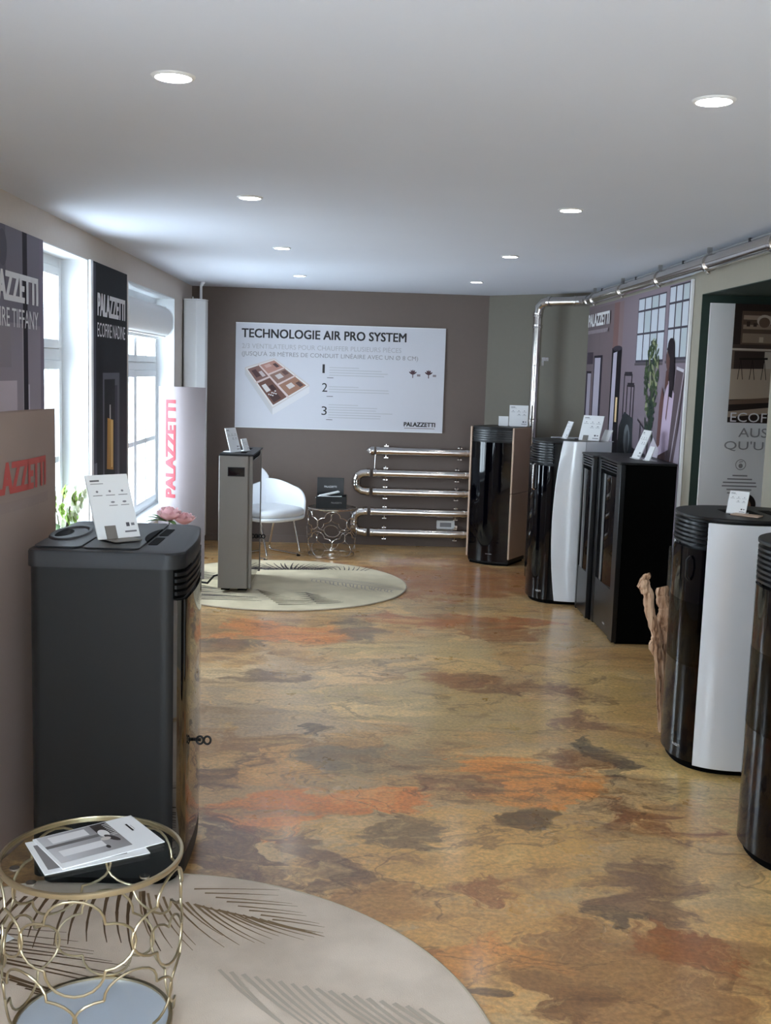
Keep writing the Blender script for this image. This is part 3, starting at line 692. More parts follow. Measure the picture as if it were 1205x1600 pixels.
# ------------------------------------------------------------------ ducts
def bend(p, c, q, n=7):
    """quadratic corner from p via c to q, segmented like a lobster-back elbow"""
    p, c, q = Vector(p), Vector(c), Vector(q)
    return [p*(1-s)**2 + c*2*s*(1-s) + q*s*s for s in [k/(n-1) for k in range(n)]]
R8 = 0.04
def run(path, parent, r=R8, name='pipe', n=18): return build(name, MB().tube(path, r, n), m_chrome, parent, angle=60)
def collar(p, d, parent, r=R8*1.14, w=0.03):
    p, d = Vector(p), Vector(d).normalized()
    return build('collar', MB().tube([p-d*w/2, p-d*w/2*0.999, p, p+d*w/2*0.999, p+d*w/2], [r*0.93, r, r*0.96, r, r*0.93], 18), m_chrome, parent)
def elbow(p, c, q, parent):
    e = build('elbow', MB().tube(bend(p, c, q, 4), R8*1.07, 18), m_chrome, parent, angle=12)
    P, Q = Vector(p), Vector(q); d0 = (Vector(c)-P).normalized(); d1 = (Q-Vector(c)).normalized()
    for pp, dd in ((P, d0), (Q, d1)): collar(pp, dd, e)
    return e
def clamp(p, parent, vertical=True, wall=(0, 0.055, 0)):
    p = Vector(p)
    c = build('clamp', MB().tube([p+Vector((-0.012,0,0)), p+Vector((0.012,0,0))], R8*1.06, 18), m_chrome, parent)
    for sg in (-1, 1):
        mb = MB().box(p.x-0.02, p.y-0.004, p.z+sg*0.055-0.012, p.x+0.02, p.y+wall[1], p.z+sg*0.055-0.004)
        mb.tube([(p.x, p.y, p.z+sg*0.04), (p.x, p.y, p.z+sg*0.066)], 0.007, 8)
        build('bracket', mb, m_chrome, c)
yp = YB-0.085
zt = [0.915, 0.705, 0.526, 0.335, 0.137]
xr = 1.17
d1 = empty('wall_duct', (0.6, yp, 0.915), 0, 'topmost straight steel duct on the end wall, with an end tee', 'duct')
O = lambda x, z: (x-0.6, 0, z-0.915)
run([O(0.19, zt[0]), O(xr, zt[0])], d1); elbow(O(0.14, zt[0]), O(0.128, zt[0]), O(0.122, zt[0]-0.008), d1); collar(O(0.19, zt[0]), (1,0,0), d1); collar(O(1.03, zt[0]), (1,0,0), d1)
run([O(0.17, zt[0]-0.03), O(0.165, zt[1]+0.03)], d1, 0.008, 'drain_tube', 10)
for x in (0.27, 0.97): clamp(O(x, zt[0]), d1)
for (ia, ib, lab) in ((1, 2, 'upper U-shaped steel duct loop on the end wall'), (3, 4, 'lower U-shaped steel duct loop on the end wall, nearest the floor')):
    za, zb = zt[ia], zt[ib]; zm = (za+zb)/2
    d = empty('wall_duct', (0.6, yp, zm), 0, lab, 'duct')
    O = lambda x, z: (x-0.6, 0, z-zm)
    xl = -0.005 if ia == 1 else -0.02
    for z in (za, zb):
        run([O(xl+0.16, z), O(xr, z)], d); collar(O(xl+0.17, z), (1,0,0), d); collar(O(1.02, z), (1,0,0), d)
        for x in (0.27, 0.95): clamp(O(x, z), d)
    elbow(O(xl+0.11, za), O(xl, za), O(xl, zm+0.015), d); elbow(O(xl, zm-0.015), O(xl, zb), O(xl+0.11, zb), d)
    run([O(xl, zm+0.02), O(xl, zm-0.02)], d)
# small framed outlet between the lower ducts
t = empty('wall_outlet', (0.865, YB-0.012, 0.215), 0, 'small white framed wall outlet between the lower steel ducts', 'outlet')
mb = MB(); mb.box(-0.085,-0.02,-0.04,0.085,0.012,-0.022); mb.box(-0.085,-0.02,0.022,0.085,0.012,0.04); mb.box(-0.085,-0.02,-0.022,-0.055,0.012,0.022); mb.box(0.055,-0.02,-0.022,0.085,0.012,0.022)
build('frame', mb, m_card, t, bevel=0.003); build('insert', MB().box(-0.055,-0.006,-0.022,0.055,0.012,0.022), m_grey, t); build('plug', MB().box(0.085,-0.03,-0.035,0.115,0.012,0.0), m_chrome, t, bevel=0.003)
# tall duct in the slanted corner and along the right wall
vx, vy = 1.565, 9.68
d = empty('ceiling_duct', (vx, vy, 1.2), 0, 'long steel duct rising in the corner and running under the ceiling', 'duct')
O = lambda x, y, z: (x-vx, y-vy, z-1.2)
zc = 2.315; xd = XR-0.075
run([O(vx, vy, 0.9), O(vx, vy, 2.21)], d); elbow(O(vx, vy, 2.2), O(vx, vy, zc), O(vx+0.085, vy-0.08, zc), d)
cx, cy = xd, 9.36
run([O(vx+0.08, vy-0.075, zc), O(cx-0.07, cy+0.07, zc)], d); elbow(O(cx-0.075, cy+0.07, zc), O(cx, cy, zc), O(xd, cy-0.11, zc), d)
run([O(xd, cy-0.1, zc), O(xd, -1.9, zc+0.005)], d)
collar(O(vx, vy, 2.10), (0,0,1), d); collar(O(vx, vy, 1.76), (0,0,1), d, R8*1.03, 0.012); collar(O(vx, vy, 1.27), (0,0,1), d)
for yy in (9.044, 8.089, 7.085, 6.09, 5.1, 4.1):
    collar(O(xd, yy, zc), (0,1,0), d, R8*1.2, 0.045)
    k = build('hanger', MB().box(-0.012, -0.01, 0, 0.012, 0.01, 0.085), m_chrome, d, O(xd, yy, zc)); build('bolt', MB().lathe([(0.004,-0.06),(0.012,-0.058),(0.012,-0.05),(0.004,-0.04)], 8), m_chrome, k)
build('wall_bracket', MB().box(0.04, -0.012, -0.03, 0.10, 0.012, 0.0), m_chrome, d, O(vx+0.01, vy, 1.83)); build('bracket_arm', MB().box(0.04, -0.01, -0.075, 0.06, 0.01, -0.03), m_chrome, d, O(vx+0.01, vy, 1.83))
# thin cable above the duct
cab = empty('ceiling_cable', (XR-0.02, 7, 2.385), 0, 'thin grey cable clipped along the top of the right wall', 'cable')
build('cable', MB().tube([(0, 2.4, 0), (0, 0, 0), (0, -8.5, 0)], 0.007, 8), m_grey, cab)
for yy in (2.0, 0.9, -0.25, -1.4): build('clip', MB().box(-0.012, yy-0.01, -0.03, 0.02, yy+0.01, 0.01), m_ink, cab)

# ------------------------------------------------------------------ stoves
def sup(hx, hy, n=2.6):
    """superellipse outline as a function of the angle: point and outward normal"""
    def f(a, off=0.0):
        c, s = math.cos(a), math.sin(a)
        x = hx*math.copysign(abs(c)**(2/n), c); y = hy*math.copysign(abs(s)**(2/n), s)
        nx = math.copysign(abs(c)**(2-2/n), c)/hx; ny = math.copysign(abs(s)**(2-2/n), s)/hy
        l = math.hypot(nx, ny) or 1
        return (x+off*nx/l, y+off*ny/l)
    return f
def ring(f, off=0.0, N=72): return [f(2*PI*(k+0.5)/N, off) for k in range(N)]
def cpanel(f, a0, a1, z0, z1, off=0.0, th=0.012, na=20, nz=2):
    """curved panel following the outline between two angles; a0 and a1 may be functions of the height 0..1"""
    g0 = a0 if callable(a0) else (lambda s: a0); g1 = a1 if callable(a1) else (lambda s: a1)
    A, B = [], []
    for j in range(nz):
        s = j/(nz-1); z = z0+(z1-z0)*s; p0, p1 = g0(s), g1(s)
        an = [p0+(p1-p0)*k/(na-1) for k in range(na)]
        A.append([f(x, off)+(z,) for x in an]); B.append([f(x, off-th)+(z,) for x in an])
    return MB().slab(A, B)
def round_stove(name, label, loc, hx, hy, n, h, sides, glass, rz=0, nslat=6, a_f=(128, 236), a_s=(236, 318), logo=True, card=True, pan=m_whitep):
    """oval pellet stove, front towards local -x"""
    f = sup(hx, hy, n)
    t = empty(name, loc, rz, label, 'stove')
    build('body', MB().prism(ring(f, -0.03), 0.02, h-0.012), m_blkm, t)
    build('plinth', MB().prism(ring(f, -0.022), 0.0, 0.03), m_blkd, t)
    tp = build('top_plate', MB().prism(ring(f, 0.002), h-0.016, h), m_blkm, t, bevel=0.004)
    for k in range(3): build('vent_slot', MB().box(-0.10+0.09*k, -0.09, h, -0.05+0.09*k, 0.09, h+0.0015), m_blkd, tp, smooth=False)
    zs = h-0.025
    for k in range(nslat):
        z = h-0.028-k*0.0185
        build('vent_slat', cpanel(f, rad(a_f[0]-14), rad(a_f[1]), z-0.009, z, 0.0, 0.03, 26), m_navy, t)
    zg = h-0.028-nslat*0.0185-0.004
    if glass == 'window':
        build('front_glass_upper', cpanel(f, rad(a_f[0]), rad(a_f[1]), h*0.66, zg, 0.0, 0.012, 26), m_blk, t)
        build('front_glass_lower', cpanel(f, rad(a_f[0]), rad(a_f[1]), 0.035, h*0.41, 0.0, 0.012, 26), m_blk, t)
        build('fire_window', cpanel(f, rad(a_f[0]), rad(a_f[1]), h*0.41, h*0.66, 0.0, 0.006, 26), m_smoke, t)
        build('firebox_lining', cpanel(f, rad(a_f[0]), rad(a_f[1]), h*0.415, h*0.655, -0.024, 0.005, 26), m_vermic, t)
    else:
        build('front_glass', cpanel(f, rad(a_f[0]), rad(a_f[1]), 0.035, zg, 0.0, 0.012, 26), m_blk, t)
    hd = build('door_handle', MB().tube([f(rad(205), 0.005)+(0.93*h-0.10,), f(rad(205), 0.022)+(0.93*h-0.115,), f(rad(206), 0.024)+(0.93*h-0.15,), f(rad(205), 0.02)+(0.93*h-0.185,), f(rad(205), 0.004)+(0.93*h-0.20,)], 0.006, 8), m_blkm, t)
    if sides:
        build('side_panel', cpanel(f, rad(a_s[0]), rad(a_s[1]), 0.028, h-0.022, 0.008, 0.02, 30), pan, t, bevel=0.002)
        build('side_panel', cpanel(f, rad(360-a_s[1]), rad(a_f[0]-16), 0.028, h-0.022, 0.008, 0.02, 30), pan, t, bevel=0.002)
    else:
        build('side_panel', cpanel(f, rad(a_f[1]+0.8), rad(a_s[1]), 0.028, h-0.02, 0.0, 0.02, 30), m_navy, t)
        build('side_panel', cpanel(f, rad(360-a_s[1]), rad(a_f[0]-15), 0.028, h-0.02, 0.0, 0.02, 30), m_navy, t)
    build('rear_panel', cpanel(f, rad(a_s[1]+1-360), rad(359-a_s[1]), 0.028, h-0.022, 0.0, 0.02, 20), m_blkm, t)
    if logo:
        am = rad(a_f[1]-22); aw = 0.055/ (hx+hy)*2
        def fn(u, v, off): return f(am+u, off)+(v,)
        text('PALAZZETTI', -aw/2, 0.085, aw, 0.011, m_wprint, t, fn=fn, off=0.002, bold=0.02)
    return t
# white sided oval stove, right foreground
S5 = round_stove('pellet_stove', 'white-sided oval stove with ribbed black top vents, right foreground', (1.70, 4.615, 0), 0.295, 0.262, 2.5, 1.10, True, 'window', a_f=(126, 223), a_s=(224, 322))
S6 = round_stove('pellet_stove', 'all-black round stove with a smoked window, cut by the right edge', (1.678, 3.62, 0), 0.275, 0.275, 2.1, 1.125, False, 'window', nslat=7, a_f=(120, 242), a_s=(242, 320))
S2 = round_stove('pellet_stove', 'black glossy stove mostly hidden behind the bulging white stove', (1.68, 8.68, 0), 0.285, 0.21, 2.4, 1.10, False, 'plain', nslat=6, a_f=(126, 240), logo=False)
# bulging white stove
t = empty('pellet_stove', (1.585, 8.0, 0), 0, 'tall black-fronted stove with a bulging white side panel', 'stove')
h = 1.205
f = sup(0.285, 0.265, 2.5)
build('body', MB().prism(ring(f, -0.035), 0.02, h-0.02), m_blkm, t); build('plinth', MB().prism(ring(f, -0.025), 0, 0.025), m_blkd, t)
build('top_plate', MB().prism(ring(f, 0.0), h-0.022, h-0.006), m_blkm, t, bevel=0.004)
for k in range(8): build('vent_slat', cpanel(f, rad(118), rad(238), h-0.034-k*0.019, h-0.024-k*0.019, -0.002, 0.03, 24), m_navy, t)
build('front_glass', cpanel(f, rad(122), rad(239), 0.03, h-0.188, 0.0, 0.012, 28), m_blk, t)
build('door_handle', MB().tube([f(rad(200), 0.004)+(h-0.18,), f(rad(200), 0.02)+(h-0.19,), f(rad(200), 0.02)+(h-0.36,), f(rad(200), 0.004)+(h-0.37,)], 0.007, 8), m_chrome, t)
for sgn, nm in ((-1, 'side_panel'), (1, 'side_panel')):
    A, B, A2, B2 = [], [], [], []
    for j in range(15):
        s = j/14; z = 0.03+(h-0.03)*s; bow = 0.048*(1-(2*s-0.94)**2)
        P = [(-0.112-bow, 0.262), (-0.06, 0.282), (0.0, 0.290), (0.055, 0.292)]
        Q = [(0.057, 0.292), (0.14, 0.265), (0.26, 0.205)]
        A.append([(p[0], sgn*p[1], z) for p in P]); B.append([(p[0]+0.004, sgn*(p[1]-0.02), z) for p in P])
        A2.append([(p[0], sgn*p[1], z) for p in Q]); B2.append([(p[0], sgn*(p[1]-0.02), z) for p in Q])
    sp = build('side_panel', MB().slab(A, B), m_whitep, t, bevel=0.003); build('rear_return', MB().slab(A2, B2), m_whitep, sp)
am = rad(222)
text('PALAZZETTI', -0.1, 0.085, 0.2, 0.012, m_wprint, t, fn=lambda u, v, off: f(am+u, off)+(v,), off=0.002)
# flat black box stove and slim one behind it
def box_stove(label, x0, y0, y1, x1, h, near):
    t = empty('pellet_stove', ((x0+x1)/2, (y0+y1)/2, 0), 0, label, 'stove')
    X0, X1, Y0, Y1 = x0-(x0+x1)/2, x1-(x0+x1)/2, y0-(y0+y1)/2, y1-(y0+y1)/2
    build('body', MB().box(X0+0.03, Y0+0.006, 0.02, X1, Y1-0.006, h-0.015), m_blkd, t, bevel=0.004)
    build('plinth', MB().box(X0+0.03, Y0+0.02, 0, X1-0.01, Y1-0.02, 0.02), m_blkd, t)
    build('top_plate', MB().box(X0-0.004, Y0, h-0.015, X1, Y1, h), m_blkm, t, bevel=0.003)
    pw = 0.11 if near else 0.05
    build('front_post', MB().box(X0, Y0, 0.012, X0+0.03, Y0+pw, h-0.016), m_navy, t, bevel=0.003)
    build('front_post', MB().box(X0, Y1-pw*0.7, 0.012, X0+0.03, Y1, h-0.016), m_navy, t, bevel=0.003)
    ya, yb = Y0+pw+0.004, Y1-pw*0.7-0.004
    for k in range(4): build('vent_slat', MB().box(X0+0.002, ya, h-0.03-k*0.018, X0+0.028, yb, h-0.022-k*0.018), m_navy, t)
    A, B = [], []
    for j in range(2):
        z = (0.34, h-0.105)[j]
        A.append([(X0+0.012-0.022*math.sin(PI*k/12), ya+(yb-ya)*k/12, z) for k in range(13)]); B.append([(X0+0.028, ya+(yb-ya)*k/12, z) for k in range(13)])
    dr = build('glass_door', MB().slab(A, B), m_blk, t)
    build('lower_door', MB().box(X0+0.003, ya, 0.02, X0+0.03, yb, 0.33), m_navy, t, bevel=0.002)
    if near: text('PALAZZETTI', 0, 0, 0.06, 0.009, m_wprint, t, fn=lambda u, v, off: (X0+0.003-off, (ya+0.16)-u, 0.075+v), off=0.002)
    return t
box_stove('wide matt black box stove with a plain flat black side, on the right', 1.628, 6.60, 7.235, 1.978, 1.15, True)
box_stove('slim black box stove squeezed between the white and the wide black stove', 1.60, 7.265, 7.63, 1.97, 1.14, False)
# bronze sided stove turned towards the room, in front of the slanted corner
t = empty('pellet_stove', (1.262, 9.535, 0), rad(59.5), 'black glass stove with bronze beige sides at the far right corner', 'stove')
# local: front faces -x; y runs along the front
h = 1.215; hw, dp = 0.2, 0.2
out = [(-0.18-0.05*math.cos(s*PI/2), 0.19*s) for s in [1-2*k/20 for k in range(21)]]
build('body', MB().prism([(p[0]+0.012, p[1]) for p in out] + [(dp, -0.19), (dp, 0.19)], 0.02, h-0.016), m_blkm, t)
build('plinth', MB().prism([(p[0]+0.02, p[1]*0.96) for p in out] + [(dp-0.01, -0.18), (dp-0.01, 0.18)], 0, 0.03), m_blkd, t)
build('top_plate', MB().prism([(p[0], p[1]) for p in out] + [(dp, -0.19), (dp, 0.19)], h-0.016, h), m_blkm, t, bevel=0.004)
for k in range(5): build('vent_slat', MB().slab([[p+(z,) for p in out] for z in (h-0.040-k*0.02, h-0.030-k*0.02)], [[(p[0]+0.012, p[1]*0.98)+(z,) for p in out] for z in (h-0.040-k*0.02, h-0.030-k*0.02)]), m_navy, t)
build('front_glass', MB().slab([[p+(z,) for p in out] for z in (0.035, h-0.135)], [[(p[0]+0.012, p[1]*0.98)+(z,) for p in out] for z in (0.035, h-0.135)]), m_blk, t)
for s in (-1, 1):
    for z0, z1 in ((0.06, 0.636), (0.64, h-0.004)): build('side_panel', MB().box(-0.19, min(s*0.19, s*0.208), z0, dp, max(s*0.19, s*0.208), z1), m_beigest, t, bevel=0.004)
build('fire_window_trim', MB().box(-0.2335, -0.06, 0.10, -0.2325, 0.0, 0.104), m_grey, t, smooth=False)

# ------------------------------------------------------------------ left foreground stove (faces +x)
t = empty('pellet_stove', (-0.745, 3.56, 0.0145), 0, 'large anthracite pellet stove in the left foreground, standing on the rug', 'stove')
h = 1.078
def dout(off=0.0, N=10):
    """rounded outline with a bowed front on the +x side, counter-clockwise"""
    x0, x1, y0, y1, r, r2 = -0.255-off, 0.226+off, -0.31-off, 0.31+off, 0.07, 0.035
    pts = []
    def arc(cx, cy, r, a0, a1, n=N):
        for k in range(n+1):
            a = rad(a0+(a1-a0)*k/n); pts.append((cx+r*math.cos(a), cy+r*math.sin(a)))
    arc(x1-r, y0+r, r, -90, -14); 
    for k in range(1, 14): 
        s = -1+2*k/14; pts.append((x1-0.002+0.014*(1-s*s)-0.03*(s+1)/2, s*(y1-r*1.1)))
    arc(x1-r-0.03, y1-r, r, 14, 90); arc(x0+r2, y1-r2, r2, 90, 180, 6); arc(x0+r2, y0+r2, r2, 180, 270, 6)
    return pts
build('body', MB().prism(dout(-0.006), 0.03, h-0.04), m_anth, t, angle=50)
build('plinth', MB().prism(dout(-0.03), 0.0, 0.03), m_blkd, t)
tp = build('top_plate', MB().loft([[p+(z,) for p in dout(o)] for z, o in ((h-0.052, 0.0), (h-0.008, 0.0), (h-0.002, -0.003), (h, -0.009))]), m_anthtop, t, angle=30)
def rr(x0, y0, x1, y1, r, n=6):
    q = []
    for cx, cy, a0 in ((x1-r, y0+r, -90), (x1-r, y1-r, 0), (x0+r, y1-r, 90), (x0+r, y0+r, 180)):
        for k in range(n+1): a = rad(a0+90*k/n); q.append((cx+r*math.cos(a), cy+r*math.sin(a)))
    return q
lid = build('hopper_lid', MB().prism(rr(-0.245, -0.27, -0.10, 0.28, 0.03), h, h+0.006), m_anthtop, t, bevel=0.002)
def ellp(cx, cy, a, b, n=32): return [(cx+a*math.cos(2*PI*k/n), cy+b*math.sin(2*PI*k/n)) for k in range(n)]
build('lid_rim', MB().loft([[p+(z,) for p in ellp(-0.195, 0.0, *ab)] for ab, z in (((0.062, 0.16), h+0.006), ((0.058, 0.15), h+0.011), ((0.05, 0.13), h+0.011), ((0.045, 0.12), h+0.0062))], cap0=False, cap1=False), m_anthtop, lid)
build('lid_recess', MB().prism(ellp(-0.222, 0.0, 0.03, 0.075), h+0.0055, h+0.0068), m_blkd, lid, smooth=False)
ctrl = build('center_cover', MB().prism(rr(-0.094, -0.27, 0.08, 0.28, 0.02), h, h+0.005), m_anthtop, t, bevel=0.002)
build('cover_notch', MB().prism(rr(-0.075, -0.12, -0.045, -0.02, 0.006), h+0.004, h+0.0062), m_blkd, ctrl, smooth=False)
cresc = [(0.075+0.04*math.cos(rad(a))*1.0, 0.20*math.sin(rad(a))) for a in range(120, 241, 10)]
build('vent_opening', MB().prism([(0.105+0.05*math.cos(rad(a)), 0.16*math.sin(rad(a))) for a in range(120, 241, 10)] , h+0.0005, h+0.0062), m_blkd, ctrl, smooth=False)
for y0, y1 in ((-0.17, -0.02), (0.02, 0.17)): build('vent_slot', MB().prism(rr(0.088, y0, 0.118, y1, 0.008), h-0.001, h+0.0012), m_blkd, tp, smooth=False)
# front: vents, glass door, handle
fr = [p for p in dout(-0.002) if p[0] > 0.190]
def fsheet(z0, z1, o0, th, sel=fr):
    n = len(sel); A, B = [], []
    for z in (z0, z1):
        A.append([(p[0]+o0, p[1], z) for p in sel]); B.append([(p[0]+o0-th, p[1]*0.99, z) for p in sel])
    return MB().slab(A, B)
for k in range(4): build('vent_slat', fsheet(h-0.075-k*0.02, h-0.064-k*0.02, 0.004, 0.02), m_blkm, t)
build('vent_back', fsheet(h-0.145, h-0.056, -0.004, 0.006), m_blkd, t)
m_mirror = mat('mirror_black_glass', (12, 11, 11), 0.02, coat=0.0, noise=0.01, ior=2.3)
door = build('glass_door', fsheet(0.10, h-0.15, 0.006, 0.012), m_mirror, t)
build('ash_drawer', fsheet(0.035, 0.096, 0.004, 0.012), m_anth, t)
def spring_handle(parent, p, s=1.0):
    hdl = build('door_handle', MB().tube([(p[0]-0.02, p[1], p[2]), (p[0]+0.015, p[1]-0.005, p[2])], 0.006*s, 8), m_blkm, parent)
    for d in (0.012, 0.036):
        build('handle_loop', MB().tube([(p[0]+(d+0.011*math.cos(2*PI*k/16))*s, p[1]-0.008, p[2]+0.013*s*math.sin(2*PI*k/16)) for k in range(16)], 0.0038*s, 8, closed=True), m_blkm, hdl)
spring_handle(door, (0.242, -0.13, 0.43))

# ------------------------------------------------------------------ slim grey stove on the far rug (faces +x)
t = empty('pellet_stove', (-0.882, 8.2, 0.0145), 0, 'slim taupe grey hallway stove standing on the far round rug', 'stove')
h = 1.02
build('body', MB().box(-0.115, -0.36, 0.03, 0.10, 0.38, h-0.012), m_taupest, t, bevel=0.012, seg=3)
build('side_panel', MB().box(-0.122, -0.376, 0.028, 0.092, -0.362, h-0.012), m_taupest, t, bevel=0.006, seg=3)
build('top_plate', MB().box(-0.12, -0.375, h-0.012, 0.128, 0.39, h), m_blkm, t, bevel=0.003)
for k in range(3): build('vent_slot', MB().box(0.02, -0.26+0.19*k, h, 0.06, -0.12+0.19*k, h+0.0015), m_blkd, t, smooth=False)
build('front_glass', MB().box(0.10, -0.34, 0.06, 0.118, 0.36, h-0.05), m_blk, t, bevel=0.003)
for yy in (-0.36, 0.345): build('corner_trim', MB().box(0.098, yy, 0.028, 0.122, yy+0.022, h-0.014), m_taupest, t, bevel=0.003)
build('vent_gap', MB().box(0.10, -0.33, h-0.046, 0.112, 0.36, h-0.016), m_blkd, t)
dsp = build('display', MB().prism([(-0.052, 0.8665), (0.062, 0.8665), (0.062, 0.92), (-0.052, 0.92)], 0, 0.004), m_blk, t, bevel=0.0)
dsp.rotation_euler = (PI/2, 0, 0); dsp.location = (0, -0.376, 0)
build('display_bezel', MB().box(-0.058, -0.379, 0.858, 0.066, -0.374, 0.926), m_blkm, t, bevel=0.002)
for (x0, x1, y0) in ((-0.1, -0.04, -0.35), (0.02, 0.09, -0.35), (-0.1, -0.04, 0.3), (0.02, 0.09, 0.3)): build('foot', MB().box(x0, y0, 0.012, x1, y0+0.05, 0.03), m_blkd, t)
spring_handle(t, (0.118, 0.20, 0.335), 1.15)
build('power_cord', MB().tube([(-0.12, -0.2, 0.10), (-0.17, -0.22, 0.09), (-0.22, -0.2, 0.03), (-0.32, -0.1, 0.02)], 0.008, 8), m_blkm, t)

# ------------------------------------------------------------------ display cards standing on the stoves
def display_card(loc, rz, w, h, label, lean=20, holder=True, rows=True, group='display cards on the stoves'):
    """card leans back, printed face towards local -y"""
    t = empty('display_card', loc, rz, label, 'card', group)
    sl = math.tan(rad(lean)); th = 0.006
    def P(u, v, off): return (u, v*sl - off, v)
    A = [[P(-w/2, v, 0), P(w/2, v, 0)] for v in (0.004, h)]; B = [[P(-w/2, v, -th), P(w/2, v, -th)] for v in (0.004, h)]
    c = build('card', MB().slab(A, B), m_card, t, smooth=False)
    if rows:
        a = Art(fn=lambda u, v, d: P(u, v, d))
        a.rect(-w*0.42, h*0.90, -w*0.20, h*0.925, (110,108,112)); a.rect(-w*0.42, h*0.86, -w*0.12, h*0.872, (160,158,160))
        for k in range(3):
            x = -w*0.30+k*w*0.30; a.rect(x-w*0.11, h*0.68, x+w*0.11, h*0.69, (120,118,120)); a.ell(x, h*0.745, w*0.03, h*0.018, (140,138,140), 10)
        for x in (0.02*w, 0.30*w): a.rect(x-w*0.1, h*0.52, x+w*0.1, h*0.53, (130,128,130)); a.ell(x, h*0.575, w*0.05, h*0.014, (130,128,132), 10)
        a.rect(w*0.22, h*0.19, w*0.30, h*0.25, (90,88,92)); a.rect(w*0.34, h*0.20, w*0.42, h*0.24, (130,128,132)); a.rect(w*0.16, h*0.10, w*0.44, h*0.125, (120,118,122))
        a.done(c, 'printed_lines')
    if holder:
        hd = build('holder_foot', MB().box(-w*0.32, -0.055, 0.0, w*0.32, 0.07, 0.004), m_taupest, t, bevel=0.001, seg=1)
        build('holder_lip', MB().slab([[P(-w*0.30, v, 0.004), P(-w*0.05, v, 0.004)] for v in (0.004, h*0.22)], [[P(-w*0.30, v, 0.001), P(-w*0.05, v, 0.001)] for v in (0.004, h*0.22)]), m_taupest, hd, smooth=False)
    else:
        build('holder_foot', MB().box(-w*0.45, -0.012, 0.0, w*0.45, h*sl+0.02, 0.004), m_white, t, bevel=0.001, seg=1)
    return t
display_card((-0.755, 3.44, 1.1005), rad(42), 0.15, 0.20, 'white display card leaning on the anthracite foreground stove', 24)
display_card((-0.905, 8.03, 1.0355), rad(66), 0.15, 0.175, 'taller white card seen edge-on, on the slim taupe stove', 16, False)
display_card((-0.835, 8.16, 1.0355), rad(72), 0.10, 0.09, 'shorter white card seen edge-on, on the slim taupe stove', 18, False)
display_card((1.415, 9.55, 1.216), rad(-8), 0.165, 0.185, 'larger white card on the bronze-sided corner stove', 12, False)
display_card((1.285, 9.57, 1.216), rad(-6), 0.085, 0.085, 'smaller white card on the bronze-sided corner stove', 12, False, False)
display_card((1.56, 8.15, 1.20), rad(-86), 0.14, 0.13, 'white card turned edge-on at the back of the bulging white stove', 20, False)
display_card((1.70, 7.93, 1.20), rad(-38), 0.165, 0.185, 'large white card facing out on the bulging white stove', 22, True)
display_card((1.815, 7.92, 1.20), rad(-70), 0.10, 0.085, 'small white card at the right end of the bulging white stove', 22, False, False)
display_card((1.80, 6.95, 1.151), rad(-86), 0.15, 0.185, 'taller white card seen edge-on, on the wide black box stove', 22, False)
display_card((1.835, 6.80, 1.151), rad(-86), 0.09, 0.09, 'shorter white card seen edge-on, on the wide black box stove', 22, False, False)
t = display_card((1.63, 4.56, 1.101), rad(-40), 0.085, 0.095, 'small white card on a bronze base, on the white-sided oval stove', 20, False)
build('bronze_base', MB().box(0.0, -0.06, 0.0, 0.12, 0.0, 0.006), m_beigest, t, bevel=0.001, seg=1)

# ------------------------------------------------------------------ cardboard totems
def totem(name, label, p0, p1, bulge, h, material, cat='display totem', n=24, z0=0.0):
    """lens-shaped column between two end points, bulging both ways"""
    p0, p1 = Vector(p0), Vector(p1); c = (p0+p1)/2; d = (p1-p0); L = d.length; ang = math.atan2(d.y, d.x)
    t = empty(name, (c.x, c.y, z0), ang, label, cat)
    fr = [(-L/2+L*k/n, -bulge*math.sin(PI*k/n)) for k in range(n+1)]; bk = [(L/2-L*k/n, bulge*math.sin(PI*k/n)) for k in range(1, n)]
    build('sleeve', MB().prism(fr+bk, 0.0, h, cap=False).loft([[p+(h,) for p in fr+bk], [(p[0]*0.96, p[1]*0.9, h-0.012) for p in fr+bk]], True, False, True), material, t, angle=60)
    def fn(u, v, off): return (u, -bulge*math.sin(PI*(u+L/2)/L)-off, v)
    return t, fn, L
t, fn, L1 = totem('display_totem', 'grey beige cardboard totem with faded red lettering at the left edge', (-1.185, 3.32), (-1.115, 4.0), 0.03, 1.49, m_totem)
text('PALAZZETTI', -L1/2+0.02, 1.225, L1-0.165, 0.105, m_redpale, t, fn=fn, bold=0.05, off=0.002, sub=4)
a = Art(fn=fn); a.d = 0.002
for k in range(26): a.rect(-L1/2+0.04+k*0.0195, 1.165+0.012*(k % 3 == 0), -L1/2+0.06+k*0.0195+0.012+0.004*(k % 2), 1.20, (160,142,136))
a.done(t, 'printed_caption')
t, fn, L2 = totem('display_totem', 'tall pale totem with vertical red lettering beside the end wall', (-1.535, 8.34), (-1.17, 8.30), 0.07, 1.483, m_totem2, z0=0.0145)
text('PALAZZETTI', -L2/2+0.068, 0.635, 0.085, 0.75, m_red, t, fn=fn, bold=0.055, off=0.002, vertical=True, sub=5)

